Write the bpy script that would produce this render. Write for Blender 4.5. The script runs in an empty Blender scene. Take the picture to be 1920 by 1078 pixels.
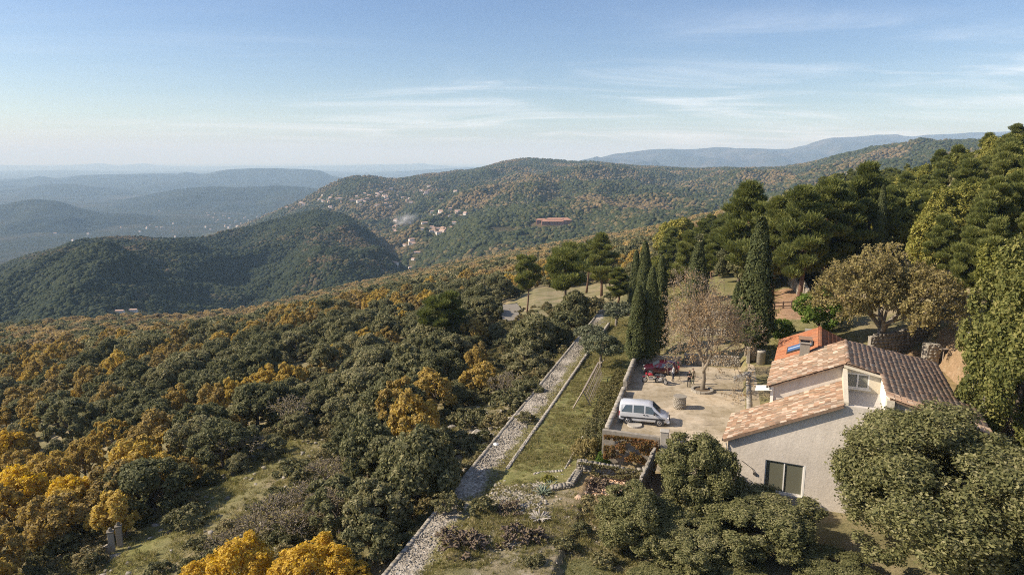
import bpy, bmesh, math, random
import numpy as np
from mathutils import Vector, Matrix, noise as mnoise
from mathutils.bvhtree import BVHTree

SC = bpy.context.scene
COL = SC.collection
R = math.radians
rng = np.random.default_rng(7)
random.seed(7)

# ---------------------------------------------------------------- camera
F, PITCH, ZC = 1280.0, R(10.6), 21.0          # focal length in photo pixels, tilt, height over the courtyard
cd = bpy.data.cameras.new('camera'); cam = bpy.data.objects.new('camera', cd); COL.objects.link(cam)
cam.location = (0, 0, ZC); cam.rotation_euler = (R(90) - PITCH, 0, 0)
cd.sensor_width = 36.0; cd.lens = 36.0 * F / 1920.0; cd.clip_start = 0.5; cd.clip_end = 200000
SC.camera = cam

# ---------------------------------------------------------------- sky and sun
SUN_EL, SUN_AZ = R(33.5), math.atan2(-0.999, -0.03)   # the sun stands to the left; light travels to +X
w = bpy.data.worlds.new('World'); SC.world = w; w.use_nodes = True
def build_world():
    nt = w.node_tree; nt.nodes.clear()
    N = nt.nodes.new; L = nt.links.new
    out = N('ShaderNodeOutputWorld'); bg = N('ShaderNodeBackground'); bg.inputs['Strength'].default_value = 0.10
    sky = N('ShaderNodeTexSky'); sky.sky_type = 'NISHITA'; sky.sun_disc = False
    sky.sun_elevation = SUN_EL; sky.sun_rotation = SUN_AZ; sky.altitude = 600; sky.air_density = 1.0; sky.dust_density = 0.9; sky.ozone_density = 2.2
    tc = N('ShaderNodeTexCoord'); sep = N('ShaderNodeSeparateXYZ'); L(tc.outputs['Generated'], sep.inputs[0])
    zm = N('ShaderNodeMath'); zm.operation = 'MAXIMUM'; L(sep.outputs['Z'], zm.inputs[0]); zm.inputs[1].default_value = 0.0
    za = N('ShaderNodeMath'); za.operation = 'ADD'; L(zm.outputs[0], za.inputs[0]); za.inputs[1].default_value = 0.07
    dx = N('ShaderNodeMath'); dx.operation = 'DIVIDE'; L(sep.outputs['X'], dx.inputs[0]); L(za.outputs[0], dx.inputs[1])
    dy = N('ShaderNodeMath'); dy.operation = 'DIVIDE'; L(sep.outputs['Y'], dy.inputs[0]); L(za.outputs[0], dy.inputs[1])
    cb = N('ShaderNodeCombineXYZ'); L(dx.outputs[0], cb.inputs[0]); L(dy.outputs[0], cb.inputs[1])
    # thin cirrus on a flat layer high overhead: streaks and a few fibrous patches
    def cirrus(sx, sy, rot, seed, detail, lo, hi, dist):
        mp = N('ShaderNodeMapping'); mp.inputs['Scale'].default_value = (sx, sy, 1); mp.inputs['Rotation'].default_value = (0, 0, R(rot)); mp.inputs['Location'].default_value = (seed, seed * .7, seed)
        L(cb.outputs[0], mp.inputs[0])
        nz = N('ShaderNodeTexNoise'); nz.inputs['Scale'].default_value = 1; nz.inputs['Detail'].default_value = detail; nz.inputs['Roughness'].default_value = .62; nz.inputs['Distortion'].default_value = dist
        L(mp.outputs[0], nz.inputs['Vector'])
        mr = N('ShaderNodeMapRange'); mr.interpolation_type = 'SMOOTHSTEP'; mr.inputs[1].default_value = lo; mr.inputs[2].default_value = hi
        L(nz.outputs['Fac'], mr.inputs[0]); return mr.outputs[0]
    a = cirrus(.22, .62, 12, 3.1, 7, .46, .84, .5)
    b = cirrus(.40, .80, -22, 8.4, 9, .40, .74, .9)
    c = cirrus(.11, .22, 5, 1.7, 3, .42, .60, .2)
    m1 = N('ShaderNodeMath'); m1.operation = 'MULTIPLY'; L(b, m1.inputs[0]); L(c, m1.inputs[1])
    m2 = N('ShaderNodeMath'); m2.operation = 'MULTIPLY_ADD'; L(a, m2.inputs[0]); m2.inputs[1].default_value = .25; L(m1.outputs[0], m2.inputs[2])
    m3 = N('ShaderNodeMath'); m3.operation = 'MULTIPLY'; L(m2.outputs[0], m3.inputs[0]); m3.inputs[1].default_value = .68; m3.use_clamp = True
    mix = N('ShaderNodeMix'); mix.data_type = 'RGBA'; L(m3.outputs[0], mix.inputs[0]); hs = N('ShaderNodeHueSaturation'); hs.inputs['Saturation'].default_value = 1.18; hs.inputs['Hue'].default_value = .513; hs.inputs['Value'].default_value = .88; L(sky.outputs[0], hs.inputs['Color']); L(hs.outputs[0], mix.inputs[6]); mix.inputs[7].default_value = (7.6, 8.0, 8.6, 1)
    L(mix.outputs[2], bg.inputs[0]); L(bg.outputs[0], out.inputs[0])
build_world()
sl = bpy.data.lights.new('sun', 'SUN'); sl.energy = 5.0; sl.angle = R(.53); sl.color = (1.0, .885, .72)
sun = bpy.data.objects.new('sun', sl); COL.objects.link(sun)
LD = Vector((.999 * math.cos(SUN_EL), .03 * math.cos(SUN_EL), -math.sin(SUN_EL))).normalized()
sun.rotation_euler = LD.to_track_quat('-Z', 'Y').to_euler(); sun.location = (-60, 0, 60)

vs = SC.view_settings
vs.view_transform = 'Standard'; vs.look = 'None'; vs.gamma = 1; vs.use_curve_mapping = False; vs.exposure = 0.62
cy = SC.cycles
cy.max_bounces = 6; cy.diffuse_bounces = 4; cy.glossy_bounces = 3; cy.transmission_bounces = 4; cy.transparent_max_bounces = 6; cy.volume_bounces = 2
cy.filter_width = 1.05; cy.use_denoising = False; cy.caustics_reflective = False; cy.caustics_refractive = False; cy.sample_clamp_indirect = 6
SC.render.threads_mode = 'AUTO'

# ---------------------------------------------------------------- helpers
def obj(name, me, m=None, parent=None, loc=None, rz=None):
    o = bpy.data.objects.new(name, me); COL.objects.link(o)
    if m is not None and me is not None:
        if isinstance(m, (list, tuple)):
            for q in m: me.materials.append(q)
        else: me.materials.append(m)
    if parent: o.parent = parent
    if loc is not None: o.location = loc
    if rz is not None: o.rotation_euler = (0, 0, rz)
    return o
def tag(o, label=None, cat=None, group=None, kind=None):
    if label: o['label'] = label
    if cat: o['category'] = cat
    if group: o['group'] = group
    if kind: o['kind'] = kind
    return o
def thing(name, loc, label, cat, group=None, rz=0.0):
    o = obj(name, None, loc=loc, rz=rz); return tag(o, label, cat, group)
def npmesh(name, V, Fa, smooth=False, mi=None):
    """mesh from numpy verts (n,3) and faces (m,k) of one size k"""
    me = bpy.data.meshes.new(name); V = np.ascontiguousarray(V, np.float32); Fa = np.ascontiguousarray(Fa, np.int32)
    n, k = Fa.shape
    me.vertices.add(len(V)); me.vertices.foreach_set('co', V.ravel())
    me.loops.add(n * k); me.loops.foreach_set('vertex_index', Fa.ravel())
    me.polygons.add(n); me.polygons.foreach_set('loop_start', np.arange(0, n * k, k, dtype=np.int32))
    if smooth: me.polygons.foreach_set('use_smooth', np.ones(n, bool))
    if mi is not None: me.polygons.foreach_set('material_index', np.asarray(mi, np.int32))
    me.update(calc_edges=True); return me
class MB:
    """collects shapes; build() links them as one mesh object"""
    def __init__(s): s.v = []; s.f = []; s.m = []; s.cur = 0
    def add(s, vs, fs):
        b = len(s.v); s.v += [tuple(q) for q in vs]; s.f += [tuple(i + b for i in f) for f in fs]; s.m += [s.cur] * len(fs); return s
    def hexa(s, p): return s.add(p, [(0, 3, 2, 1), (4, 5, 6, 7), (0, 1, 5, 4), (1, 2, 6, 5), (2, 3, 7, 6), (3, 0, 4, 7)])
    def box(s, x0, x1, y0, y1, z0, z1): return s.hexa([(x0, y0, z0), (x1, y0, z0), (x1, y1, z0), (x0, y1, z0), (x0, y0, z1), (x1, y0, z1), (x1, y1, z1), (x0, y1, z1)])
    def bar(s, a, b, w, h=None, up=(0, 0, 1)):
        a = Vector(a); b = Vector(b); d = (b - a).normalized(); h = h or w; up = Vector(up)
        if abs(d.dot(up)) > .98: up = Vector((1, 0, 0))
        r = d.cross(up).normalized() * w / 2; q = r.cross(d).normalized() * h / 2
        return s.hexa([a - r - q, a + r - q, b + r - q, b - r - q, a - r + q, a + r + q, b + r + q, b - r + q])
    def tube(s, pts, rad, n=8, cap=True):
        pts = [Vector(p) for p in pts]; rad = rad if hasattr(rad, '__len__') else [rad] * len(pts); b = len(s.v); ref = Vector((.31, .22, .92))
        for i, p in enumerate(pts):
            d = (pts[min(i + 1, len(pts) - 1)] - pts[max(i - 1, 0)]).normalized()
            x = d.cross(ref); x = x.normalized() if x.length > 1e-4 else Vector((1, 0, 0)); y = d.cross(x)
            for k in range(n):
                t = 2 * math.pi * k / n; s.v.append(tuple(p + (x * math.cos(t) + y * math.sin(t)) * rad[i]))
        for i in range(len(pts) - 1):
            for k in range(n): s.f.append((b + i * n + k, b + i * n + (k + 1) % n, b + (i + 1) * n + (k + 1) % n, b + (i + 1) * n + k)); s.m.append(s.cur)
        if cap:
            s.f.append(tuple(b + k for k in range(n))[::-1]); s.f.append(tuple(b + (len(pts) - 1) * n + k for k in range(n))); s.m += [s.cur] * 2
        return s
    def lathe(s, prof, n=16, c=(0, 0, 0), axis='z'):
        b = len(s.v)
        for r, z in prof:
            for k in range(n):
                t = 2 * math.pi * k / n; p = (r * math.cos(t), r * math.sin(t), z)
                if axis == 'y': p = (p[0], p[2], p[1])
                if axis == 'x': p = (p[2], p[0], p[1])
                s.v.append((p[0] + c[0], p[1] + c[1], p[2] + c[2]))
        for i in range(len(prof) - 1):
            for k in range(n): s.f.append((b + i * n + k, b + i * n + (k + 1) % n, b + (i + 1) * n + (k + 1) % n, b + (i + 1) * n + k)); s.m.append(s.cur)
        s.f.append(tuple(b + k for k in range(n))[::-1]); s.f.append(tuple(b + (len(prof) - 1) * n + k for k in range(n))); s.m += [s.cur] * 2
        return s
    def prism(s, poly, z0, z1):
        n = len(poly)
        return s.add([(x, y, z0) for x, y in poly] + [(x, y, z1) for x, y in poly], [tuple(range(n))[::-1], tuple(range(n, 2 * n))] + [(i, (i + 1) % n, n + (i + 1) % n, n + i) for i in range(n)])
    def slab(s, pts, th):                     # polygon in space, thickened downwards
        n = len(pts)
        return s.add([tuple(p) for p in pts] + [(p[0], p[1], p[2] - th) for p in pts], [tuple(range(n)), tuple(range(n, 2 * n))[::-1]] + [(i, n + i, n + (i + 1) % n, (i + 1) % n) for i in range(n)])
    def mesh(s, name, smooth=False):
        me = bpy.data.meshes.new(name); me.from_pydata(s.v, [], s.f)
        if any(s.m): me.polygons.foreach_set('material_index', s.m)
        if smooth: me.polygons.foreach_set('use_smooth', [True] * len(me.polygons))
        me.validate()
        bm = bmesh.new(); bm.from_mesh(me); bmesh.ops.recalc_face_normals(bm, faces=bm.faces); bm.to_mesh(me); bm.free()
        me.update(); return me
    def build(s, name, m, parent=None, smooth=False, loc=None, rz=None): return obj(name, s.mesh(name, smooth), m, parent, loc, rz)
def bevel(o, wd=.02, seg=2):
    b = o.modifiers.new('bevel', 'BEVEL'); b.width = wd; b.segments = seg; b.limit_method = 'ANGLE'; return o

# pixel <-> world of the photograph's camera, used to find where things stand
CPI, SPI = math.cos(PITCH), math.sin(PITCH)
def ray(px, py):
    u = (px - 960) / F; v = (539 - py) / F
    return Vector((u, CPI + v * SPI, -SPI + v * CPI))
def D(px, py, y): r = ray(px, py); return Vector((0, 0, ZC)) + r * (y / r.y)
def Pz(px, py, z): r = ray(px, py); return Vector((0, 0, ZC)) + r * ((z - ZC) / r.z)
def proj(x, y, z):
    dep = y * CPI - (z - ZC) * SPI; up = y * SPI + (z - ZC) * CPI
    return 960 + F * x / dep, 539 - F * up / dep, dep

# ---------------------------------------------------------------- materials
MATS = {}
def newmat(name):
    m = bpy.data.materials.new(name); m.use_nodes = True; m.node_tree.nodes.clear(); MATS[name] = m; return m
def basic(nt, rough=.8, spec=.3):
    o = nt.nodes.new('ShaderNodeOutputMaterial'); b = nt.nodes.new('ShaderNodeBsdfPrincipled'); b.inputs['Roughness'].default_value = rough; b.inputs['Specular IOR Level'].default_value = spec
    nt.links.new(b.outputs[0], o.inputs[0]); return b, o
def noise_n(nt, scale, detail=4, rough=.55, coord='Object', vec=None, dist=0, stretch=None):
    if vec is None:
        if coord == 'World': g = nt.nodes.new('ShaderNodeNewGeometry'); vec = g.outputs['Position']
        else: g = nt.nodes.new('ShaderNodeTexCoord'); vec = g.outputs[coord]
    if stretch:
        mp = nt.nodes.new('ShaderNodeMapping'); mp.inputs['Scale'].default_value = stretch[:3]
        if len(stretch) > 3: mp.inputs['Rotation'].default_value = (0, 0, stretch[3])
        nt.links.new(vec, mp.inputs[0]); vec = mp.outputs[0]
    n = nt.nodes.new('ShaderNodeTexNoise'); n.inputs['Scale'].default_value = scale; n.inputs['Detail'].default_value = detail; n.inputs['Roughness'].default_value = rough; n.inputs['Distortion'].default_value = dist
    nt.links.new(vec, n.inputs['Vector']); return n
def ramp(nt, fac, stops):
    r = nt.nodes.new('ShaderNodeValToRGB'); e = r.color_ramp.elements
    while len(e) < len(stops): e.new(.5)
    for q, (p, c) in zip(e, stops): q.position = p; q.color = (*c, 1)
    nt.links.new(fac, r.inputs[0]); return r.outputs[0]
def mixc(nt, fac, a, b, mode='MIX'):
    m = nt.nodes.new('ShaderNodeMix'); m.data_type = 'RGBA'; m.blend_type = mode
    for s, i in ((fac, 0), (a, 6), (b, 7)):
        if hasattr(s, 'is_linked') or hasattr(s, 'links'): nt.links.new(s, m.inputs[i])
        else: m.inputs[i].default_value = s if i == 0 else (*s, 1)
    return m.outputs[2]
def maprange(nt, s, a, b, c=0, d=1):
    m = nt.nodes.new('ShaderNodeMapRange'); m.inputs[1].default_value = a; m.inputs[2].default_value = b; m.inputs[3].default_value = c; m.inputs[4].default_value = d
    nt.links.new(s, m.inputs[0]); return m.outputs[0]
def mathn(nt, op, a, b=None, c=None):
    m = nt.nodes.new('ShaderNodeMath'); m.operation = op
    for i, s in enumerate((a, b, c)):
        if s is None: continue
        if isinstance(s, (int, float)): m.inputs[i].default_value = s
        else: nt.links.new(s, m.inputs[i])
    return m.outputs[0]
def bump(nt, b, h, strength=.5, dist=.05):
    n = nt.nodes.new('ShaderNodeBump'); n.inputs['Strength'].default_value = strength; n.inputs['Distance'].default_value = dist
    nt.links.new(h, n.inputs['Height']); nt.links.new(n.outputs[0], b.inputs['Normal'])
def plain(name, c, rough=.6, spec=.3, metal=0.0, var=.25, scale=6.0, bmp=.0, coat=0.0):
    """one colour with a little mottling and relief"""
    m = newmat(name); nt = m.node_tree; b, o = basic(nt, rough, spec); b.inputs['Metallic'].default_value = metal
    if coat: b.inputs['Coat Weight'].default_value = coat; b.inputs['Coat Roughness'].default_value = .08
    n = noise_n(nt, scale, 6, .65)
    nt.links.new(ramp(nt, n.outputs['Fac'], [(.25, tuple(x * (1 - var) for x in c)), (.75, tuple(min(1, x * (1 + var)) for x in c))]), b.inputs['Base Color'])
    if bmp: bump(nt, b, n.outputs['Fac'], bmp, .03)
    return m
def leafmat(name, stops, trans=.30, rough=.65, objw=.45, worldband=None):
    """leaves: colour differs from tree to tree, clump to clump and leaf to leaf"""
    m = newmat(name); nt = m.node_tree; L = nt.links.new
    o = nt.nodes.new('ShaderNodeOutputMaterial'); b = nt.nodes.new('ShaderNodeBsdfPrincipled'); b.inputs['Roughness'].default_value = rough; b.inputs['Specular IOR Level'].default_value = .16
    t = nt.nodes.new('ShaderNodeBsdfTranslucent'); mx = nt.nodes.new('ShaderNodeMixShader'); mx.inputs[0].default_value = trans
    g = nt.nodes.new('ShaderNodeNewGeometry'); oi = nt.nodes.new('ShaderNodeObjectInfo')
    clump = noise_n(nt, .9, 2, .5)
    f = mathn(nt, 'MULTIPLY', oi.outputs['Random'], objw)
    f = mathn(nt, 'MULTIPLY_ADD', g.outputs['Random Per Island'], .45, f)  # wide leaf-to-leaf spread imitates sunlit and shadowed leaves by colour
    f = mathn(nt, 'MULTIPLY_ADD', clump.outputs['Fac'], max(.1, .62 - objw), f)
    c = ramp(nt, f, stops)
    L(c, b.inputs['Base Color']); 
    hs = nt.nodes.new('ShaderNodeHueSaturation'); hs.inputs['Value'].default_value = 1.25; hs.inputs['Saturation'].default_value = 1.1; hs.inputs['Hue'].default_value = .503; L(c, hs.inputs['Color']); L(hs.outputs[0], t.inputs[0])
    L(b.outputs[0], mx.inputs[1]); L(t.outputs[0], mx.inputs[2]); L(mx.outputs[0], o.inputs[0]); return m

M_oak = leafmat('leaf_evergreen_oak', [(.12, (0.064, 0.070, 0.032)), (.35, (0.125, 0.128, 0.059)), (.6, (0.211, 0.205, 0.097)), (.85, (0.371, 0.326, 0.181))], trans=.34, objw=0.3)  # stops broadened so sunlit and shaded leaves are partly painted in
M_oakn = leafmat('leaf_holm_oak', [(.12, (0.054, 0.060, 0.024)), (.35, (0.113, 0.117, 0.045)), (.6, (0.194, 0.189, 0.076)), (.85, (0.346, 0.313, 0.167))], trans=0.26, objw=0.08)  # same broad stops, lit and shadowed leaf tones put into the colour
M_gold = leafmat('leaf_golden_oak', [(.10, (.17, .15, .075)), (.35, (.31, .235, .10)), (.6, (.45, .325, .10)), (.9, (.60, .45, .11))], trans=.35, objw=.5)
M_tan = leafmat('leaf_tan_oak', [(.10, (.24, .185, .105)), (.35, (.34, .26, .14)), (.6, (.44, .33, .155)), (.9, (.54, .41, .17))], trans=.3, objw=.5)
M_goldn = leafmat('leaf_bright_gold', [(.12, (.34, .22, .06)), (.4, (.52, .345, .06)), (.7, (.66, .46, .06)), (.95, (.60, .48, .10))], trans=.35, objw=.2)
M_brown = leafmat('leaf_autumn_brown', [(.12, (.16, .135, .06)), (.4, (.235, .19, .08)), (.65, (.33, .265, .105)), (.9, (.21, .21, .075))], trans=.3, objw=.2)
M_orange = leafmat('leaf_autumn_orange', [(.15, (.22, .17, .12)), (.5, (.31, .24, .16)), (.85, (.44, .29, .13))], trans=.3, objw=.2)
M_pine = leafmat('leaf_pine', [(.12, (0.060, 0.074, 0.024)), (.38, (0.126, 0.146, 0.043)), (.62, (0.198, 0.214, 0.062)), (.88, (0.312, 0.300, 0.102))], trans=0.28, objw=0.2)
M_lime = leafmat('leaf_yellow_green', [(.12, (0.083, 0.097, 0.024)), (.38, (0.154, 0.167, 0.040)), (.62, (0.242, 0.237, 0.055)), (.88, (0.396, 0.341, 0.088))], trans=0.32, objw=0.3)
M_cyp = leafmat('leaf_cypress', [(.1, (0.039, 0.051, 0.020)), (.45, (0.072, 0.086, 0.031)), (.9, (0.143, 0.149, 0.053))], trans=.15, objw=.15)
M_olive = leafmat('leaf_olive', [(.1, (0.086, 0.098, 0.052)), (.5, (0.138, 0.149, 0.083)), (.9, (0.230, 0.230, 0.144))], trans=.2, objw=.25)
M_shrub = leafmat('leaf_shrub', [(.1, (0.072, 0.078, 0.034)), (.4, (0.130, 0.130, 0.058)), (.7, (0.208, 0.182, 0.085)), (.95, (0.286, 0.221, 0.104))], trans=.22, objw=.5)
M_laurel = leafmat('leaf_laurel', [(.12, (.060, .070, .022)), (.38, (.12, .132, .038)), (.62, (.20, .20, .058)), (.88, (.34, .30, .11))], trans=0.28, objw=0.05)
M_green = leafmat('leaf_fresh_green', [(.15, (.06, .11, .02)), (.5, (.11, .17, .03)), (.9, (.19, .23, .05))], trans=.35, objw=.2)
M_grass = leafmat('grass_blades', [(.1, (.12, .125, .04)), (.4, (.20, .19, .065)), (.65, (.30, .265, .115)), (.9, (.44, .375, .20))], trans=.3, objw=.45)
M_agave = leafmat('leaf_agave', [(.2, (.14, .18, .13)), (.8, (.24, .28, .20))], trans=.05, objw=.2)
M_agdead = leafmat('leaf_agave_dry', [(.2, (.26, .24, .20)), (.8, (.40, .36, .31))], trans=.05, objw=.2)
M_bark = plain('bark', (.13, .105, .08), .95, .1, var=.45, scale=5, bmp=.8)
M_barkp = plain('bark_pine', (.16, .10, .072), .95, .1, var=.5, scale=4, bmp=.8)
M_barkg = plain('bark_grey', (.26, .225, .185), .95, .1, var=.4, scale=4, bmp=.8)
M_twig = plain('twigs', (.235, .20, .155), .95, .1, var=.3, scale=3)
M_brush = plain('dry_brush', (.15, .115, .085), .95, .1, var=.5, scale=2)

# ---------------------------------------------------------------- terrain
AE = R(17); UE = np.array([math.sin(AE), math.cos(AE)]); VE = np.array([math.cos(AE), -math.sin(AE)])   # estate axes: u away from the camera, v to the right
def E2W(v, u, z=0.0): return Vector((v * VE[0] + u * UE[0], v * VE[1] + u * UE[1], z))
AH = R(24); SH = np.array([math.cos(AH), -math.sin(AH)]); DH = np.array([math.sin(AH), math.cos(AH)])   # house axes: s to the right, d away
def H2W(s, d, z=0.0): return Vector((s * SH[0] + d * DH[0], s * SH[1] + d * DH[1], z))
def ss(a, b, x): t = np.clip((x - a) / (b - a), 0, 1); return t * t * (3 - 2 * t)
VT0, VT1 = -17.5, -14.8                       # the stone track
UY0, UY1, VY0, VY1 = 50.3, 69.6, -7.6, 3.0    # the courtyard
# crest of the near slope as the photograph shows it: px, py of the ground there, distance
CREST = [(-500, 700, 300), (0, 628, 330), (200, 612, 360), (350, 606, 390), (480, 592, 430), (600, 560, 480), (700, 535, 540), (800, 512, 600), (900, 490, 660), (1000, 470, 700), (1100, 452, 700), (1180, 440, 680), (1300, 415, 560), (1420, 385, 420), (1560, 350, 300), (2300, 300, 260)]
_cx = np.array([(lambda p: (math.atan2(p.x, p.y), math.hypot(p.x, p.y), p.z))(D(*c)) for c in CREST])
def base_z(x, y):
    v = x * VE[0] + y * VE[1]; u = x * UE[0] + y * UE[1]
    wv = np.maximum(VT0 - v, 0)
    zl = -3.75 - .20 * np.minimum(wv, 60) - .155 * np.maximum(wv - 60, 0) - .35 * ss(0, 6, wv)
    zm = np.where(v < VT1, -2.8, -2.4 + .05 * (v - VT1))
    # behind the courtyard: the garden climbs in low terraces to the right
    zb = np.interp(v, [-17.5, -12, -8, -4, 4, 10, 19, 42, 70, 120], [-2.8, -2.3, -1.4, .9, 2.0, 2.6, 4.6, 15.5, 27, 44])
    far = ss(70, 76, u)
    zc = np.interp(v, [-7.6, 2.99, 3.0, 8, 14, 19.6, 20.6, 42, 70, 120], [0, 0, .65, 1.0, 2.3, 2.5, 5.2, 15.5, 27, 44])
    zr = zc + (zb - zc) * far
    # below the courtyard's front: rubble, the level before the house, the foreground
    zf = np.interp(v, [-14.8, -8.5, -3.5, 2, 12, 19, 24, 42, 70, 120], [-2.4, -2.35, -2.2, -1.75, -1.3, .5, 3.0, 13, 25, 42])
    frontline = np.where(v < -3.3, 50.0, np.where(v < 3.0, 50.0, 49.0))
    house = (v > 1.2) & (v < 14)
    tf = ss(-.25, .25, u - np.where(house, 46.6, frontline))
    zf = zf - .02 * np.maximum(44 - u, 0)
    zp = zf + (zr - zf) * tf
    zmid = zm + (zb - zm) * ss(76, 100, u) * (v > VT1)
    z = np.where(v < VT0, zl, np.where(v < VY0 - .4, zmid, zp))
    zbl = np.where(v < VT0, zl, zb)
    z = z + (zbl - z) * ss(104, 130, u)
    z = z - .055 * np.maximum(u - 110, 0) * ss(60, 10, v)
    return z
def zt(x, y):
    x = np.asarray(x, float); y = np.asarray(y, float)
    z = base_z(x, y); r = np.hypot(x, y) + 1e-6; th = np.arctan2(x, y)
    rc = np.interp(th, _cx[:, 0], _cx[:, 1]); zc = np.interp(th, _cx[:, 0], _cx[:, 2])
    k = rc / r; zb = base_z(x * k, y * k)
    t = ss(.35, 1, r / rc) * np.where(y > 0, 1, 0)
    z = z + (zc - zb) * t
    over = np.maximum(r - rc, 0)
    return np.where(over > 0, np.maximum(zc - .10 * over - .0011 * over ** 2, -330) , z)
def fnoise(P, f, H=.9, oct_=5): return mnoise.fractal(Vector(P) * f, H, 2.0, oct_)
def rough_near(x, y, z):
    v = x * VE[0] + y * VE[1]; u = x * UE[0] + y * UE[1]
    flat = ((v > VY0 - .6) & (v < 21) & (u > 44) & (u < 72)) | ((v > VT0 - .5) & (v < VT1 + .4) & (u < 103))
    return flat
_az = np.concatenate([np.linspace(-180, -60, 40, endpoint=False), np.linspace(-60, -39, 60, endpoint=False), np.linspace(-39, 40, 300, endpoint=False), np.linspace(40, 60, 50, endpoint=False), np.linspace(60, 180, 41)])
_rr = np.concatenate([np.linspace(1, 24, 14, endpoint=False), 24 * np.exp(np.linspace(0, math.log(1500 / 24), 470))])
def build_near():
    A, Rr = np.meshgrid(np.radians(_az), _rr, indexing='ij')
    X = np.sin(A) * Rr; Y = np.cos(A) * Rr; Z = zt(X, Y); fl = rough_near(X, Y, Z)
    n, m = X.shape
    V = np.stack([X, Y, Z], -1).reshape(-1, 3); fl = fl.reshape(-1); rr = Rr.reshape(-1)
    amp = np.where(fl, .0, np.clip(rr / 60, .25, 4.0) * .35)
    for i in np.nonzero(amp > 0)[0]:
        p = V[i]; V[i, 2] += amp[i] * mnoise.fractal((p[0] * .16 / max(1, rr[i] / 80), p[1] * .16 / max(1, rr[i] / 80), 0), .9, 2, 4)
    idx = np.arange(n * m).reshape(n, m)
    Fa = np.stack([idx[:-1, :-1], idx[:-1, 1:], idx[1:, 1:], idx[1:, :-1]], -1).reshape(-1, 4)[:, ::-1]
    return npmesh('ground', V, Fa, True)
# what covers the near ground: r = bare soil, g = lawn, b = rubble and stones
def zone_attr(me):
    n = len(me.vertices); co = np.empty(n * 3, np.float32); me.vertices.foreach_get('co', co); co = co.reshape(-1, 3)
    x, y = co[:, 0].astype(float), co[:, 1].astype(float); v = x * VE[0] + y * VE[1]; u = x * UE[0] + y * UE[1]
    c = np.zeros((n, 4), np.float32); c[:, 3] = 1
    orange = np.exp(-(((v + 6.2) / 2.6) ** 2 + ((u - 45.6) / 3.2) ** 2) * 1.2)
    c[:, 0] = np.clip(1.5 * orange + .9 * ((v > 5) & (v < 16) & (u > 84) & (u < 104)) + .6 * ((v > 16) & (v < 21) & (u > 50) & (u < 72)), 0, 1)
    c[:, 1] = ((v > VT1) & (v < VY0) & (u > 44.3) & (u < 100)) * 1.0 + ((v > -17) & (v < 8) & (u > 100) & (u < 130)) * .6 + ((v > 3) & (v < 12) & (u > 70) & (u < 86)) * .7
    lp = np.exp(-((v + 43 + (u - 45) * .12) / 3.0) ** 2) * (u > 30) * (u < 75); c[:, 1] = np.clip(c[:, 1] + lp, 0, 1)
    c[:, 2] = np.clip(np.exp(-((v - VT0 + 4) / 3.5) ** 2 - ((u - 58) / 9.) ** 2) * .8 + ((v > -13) & (v < -8) & (u < 44)) * .4, 0, 1)
    a = me.color_attributes.new('zone', 'FLOAT_COLOR', 'POINT'); a.data.foreach_set('color', c.ravel())
def ground_mat():
    m = newmat('ground'); nt = m.node_tree; b, o = basic(nt, .95, .12)
    at = nt.nodes.new('ShaderNodeAttribute'); at.attribute_name = 'zone'; sp = nt.nodes.new('ShaderNodeSeparateColor'); nt.links.new(at.outputs['Color'], sp.inputs[0])
    n1 = noise_n(nt, .22, 6, .65, 'World'); n2 = noise_n(nt, 1.7, 8, .7, 'World'); n3 = noise_n(nt, 9, 6, .75, 'World')
    wild = ramp(nt, n1.outputs['Fac'], [(.30, (.13, .13, .055)), (.48, (.22, .195, .10)), (.60, (.31, .255, .155)), (.75, (.24, .185, .115))])
    lawn = ramp(nt, n2.outputs['Fac'], [(.30, (.13, .14, .045)), (.50, (.20, .195, .072)), (.70, (.30, .265, .12))])
    soil = ramp(nt, n2.outputs['Fac'], [(.30, (.24, .145, .085)), (.52, (.36, .22, .135)), (.70, (.46, .34, .24))])
    rub = ramp(nt, n2.outputs['Fac'], [(.34, (.09, .09, .045)), (.50, (.20, .17, .12)), (.62, (.40, .36, .31))])
    c = mixc(nt, sp.outputs[1], wild, lawn); c = mixc(nt, sp.outputs[0], c, soil); c = mixc(nt, sp.outputs[2], c, rub)
    sp_ = ramp(nt, n3.outputs['Fac'], [(.35, (.45, .45, .45)), (.5, (1, 1, 1)), (.72, (1.5, 1.45, 1.4))])
    nt.links.new(mixc(nt, .75, c, sp_, 'MULTIPLY'), b.inputs['Base Color'])
    bump(nt, b, n3.outputs['Fac'], .7, .12); return m
M_ground = ground_mat()
g_me = build_near(); zone_attr(g_me)
tag(obj('ground', g_me, M_ground), kind='structure')
# ray cast on the near ground (the height function itself)
def cast(px, py, tmax=900):
    r = ray(px, py); ts = np.exp(np.linspace(math.log(18), math.log(tmax), 900))
    x = r.x * ts; y = r.y * ts; z = ZC + r.z * ts; d = z - zt(x, y); i = int(np.argmax(d < 0))
    if d[i] >= 0: i = len(ts) - 1
    a, b = ts[max(i - 1, 0)], ts[i]
    for _ in range(18):
        q = (a + b) / 2
        if ZC + r.z * q - float(zt(r.x * q, r.y * q)) < 0: b = q
        else: a = q
    return Vector((r.x * b, r.y * b, ZC + r.z * b))

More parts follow.
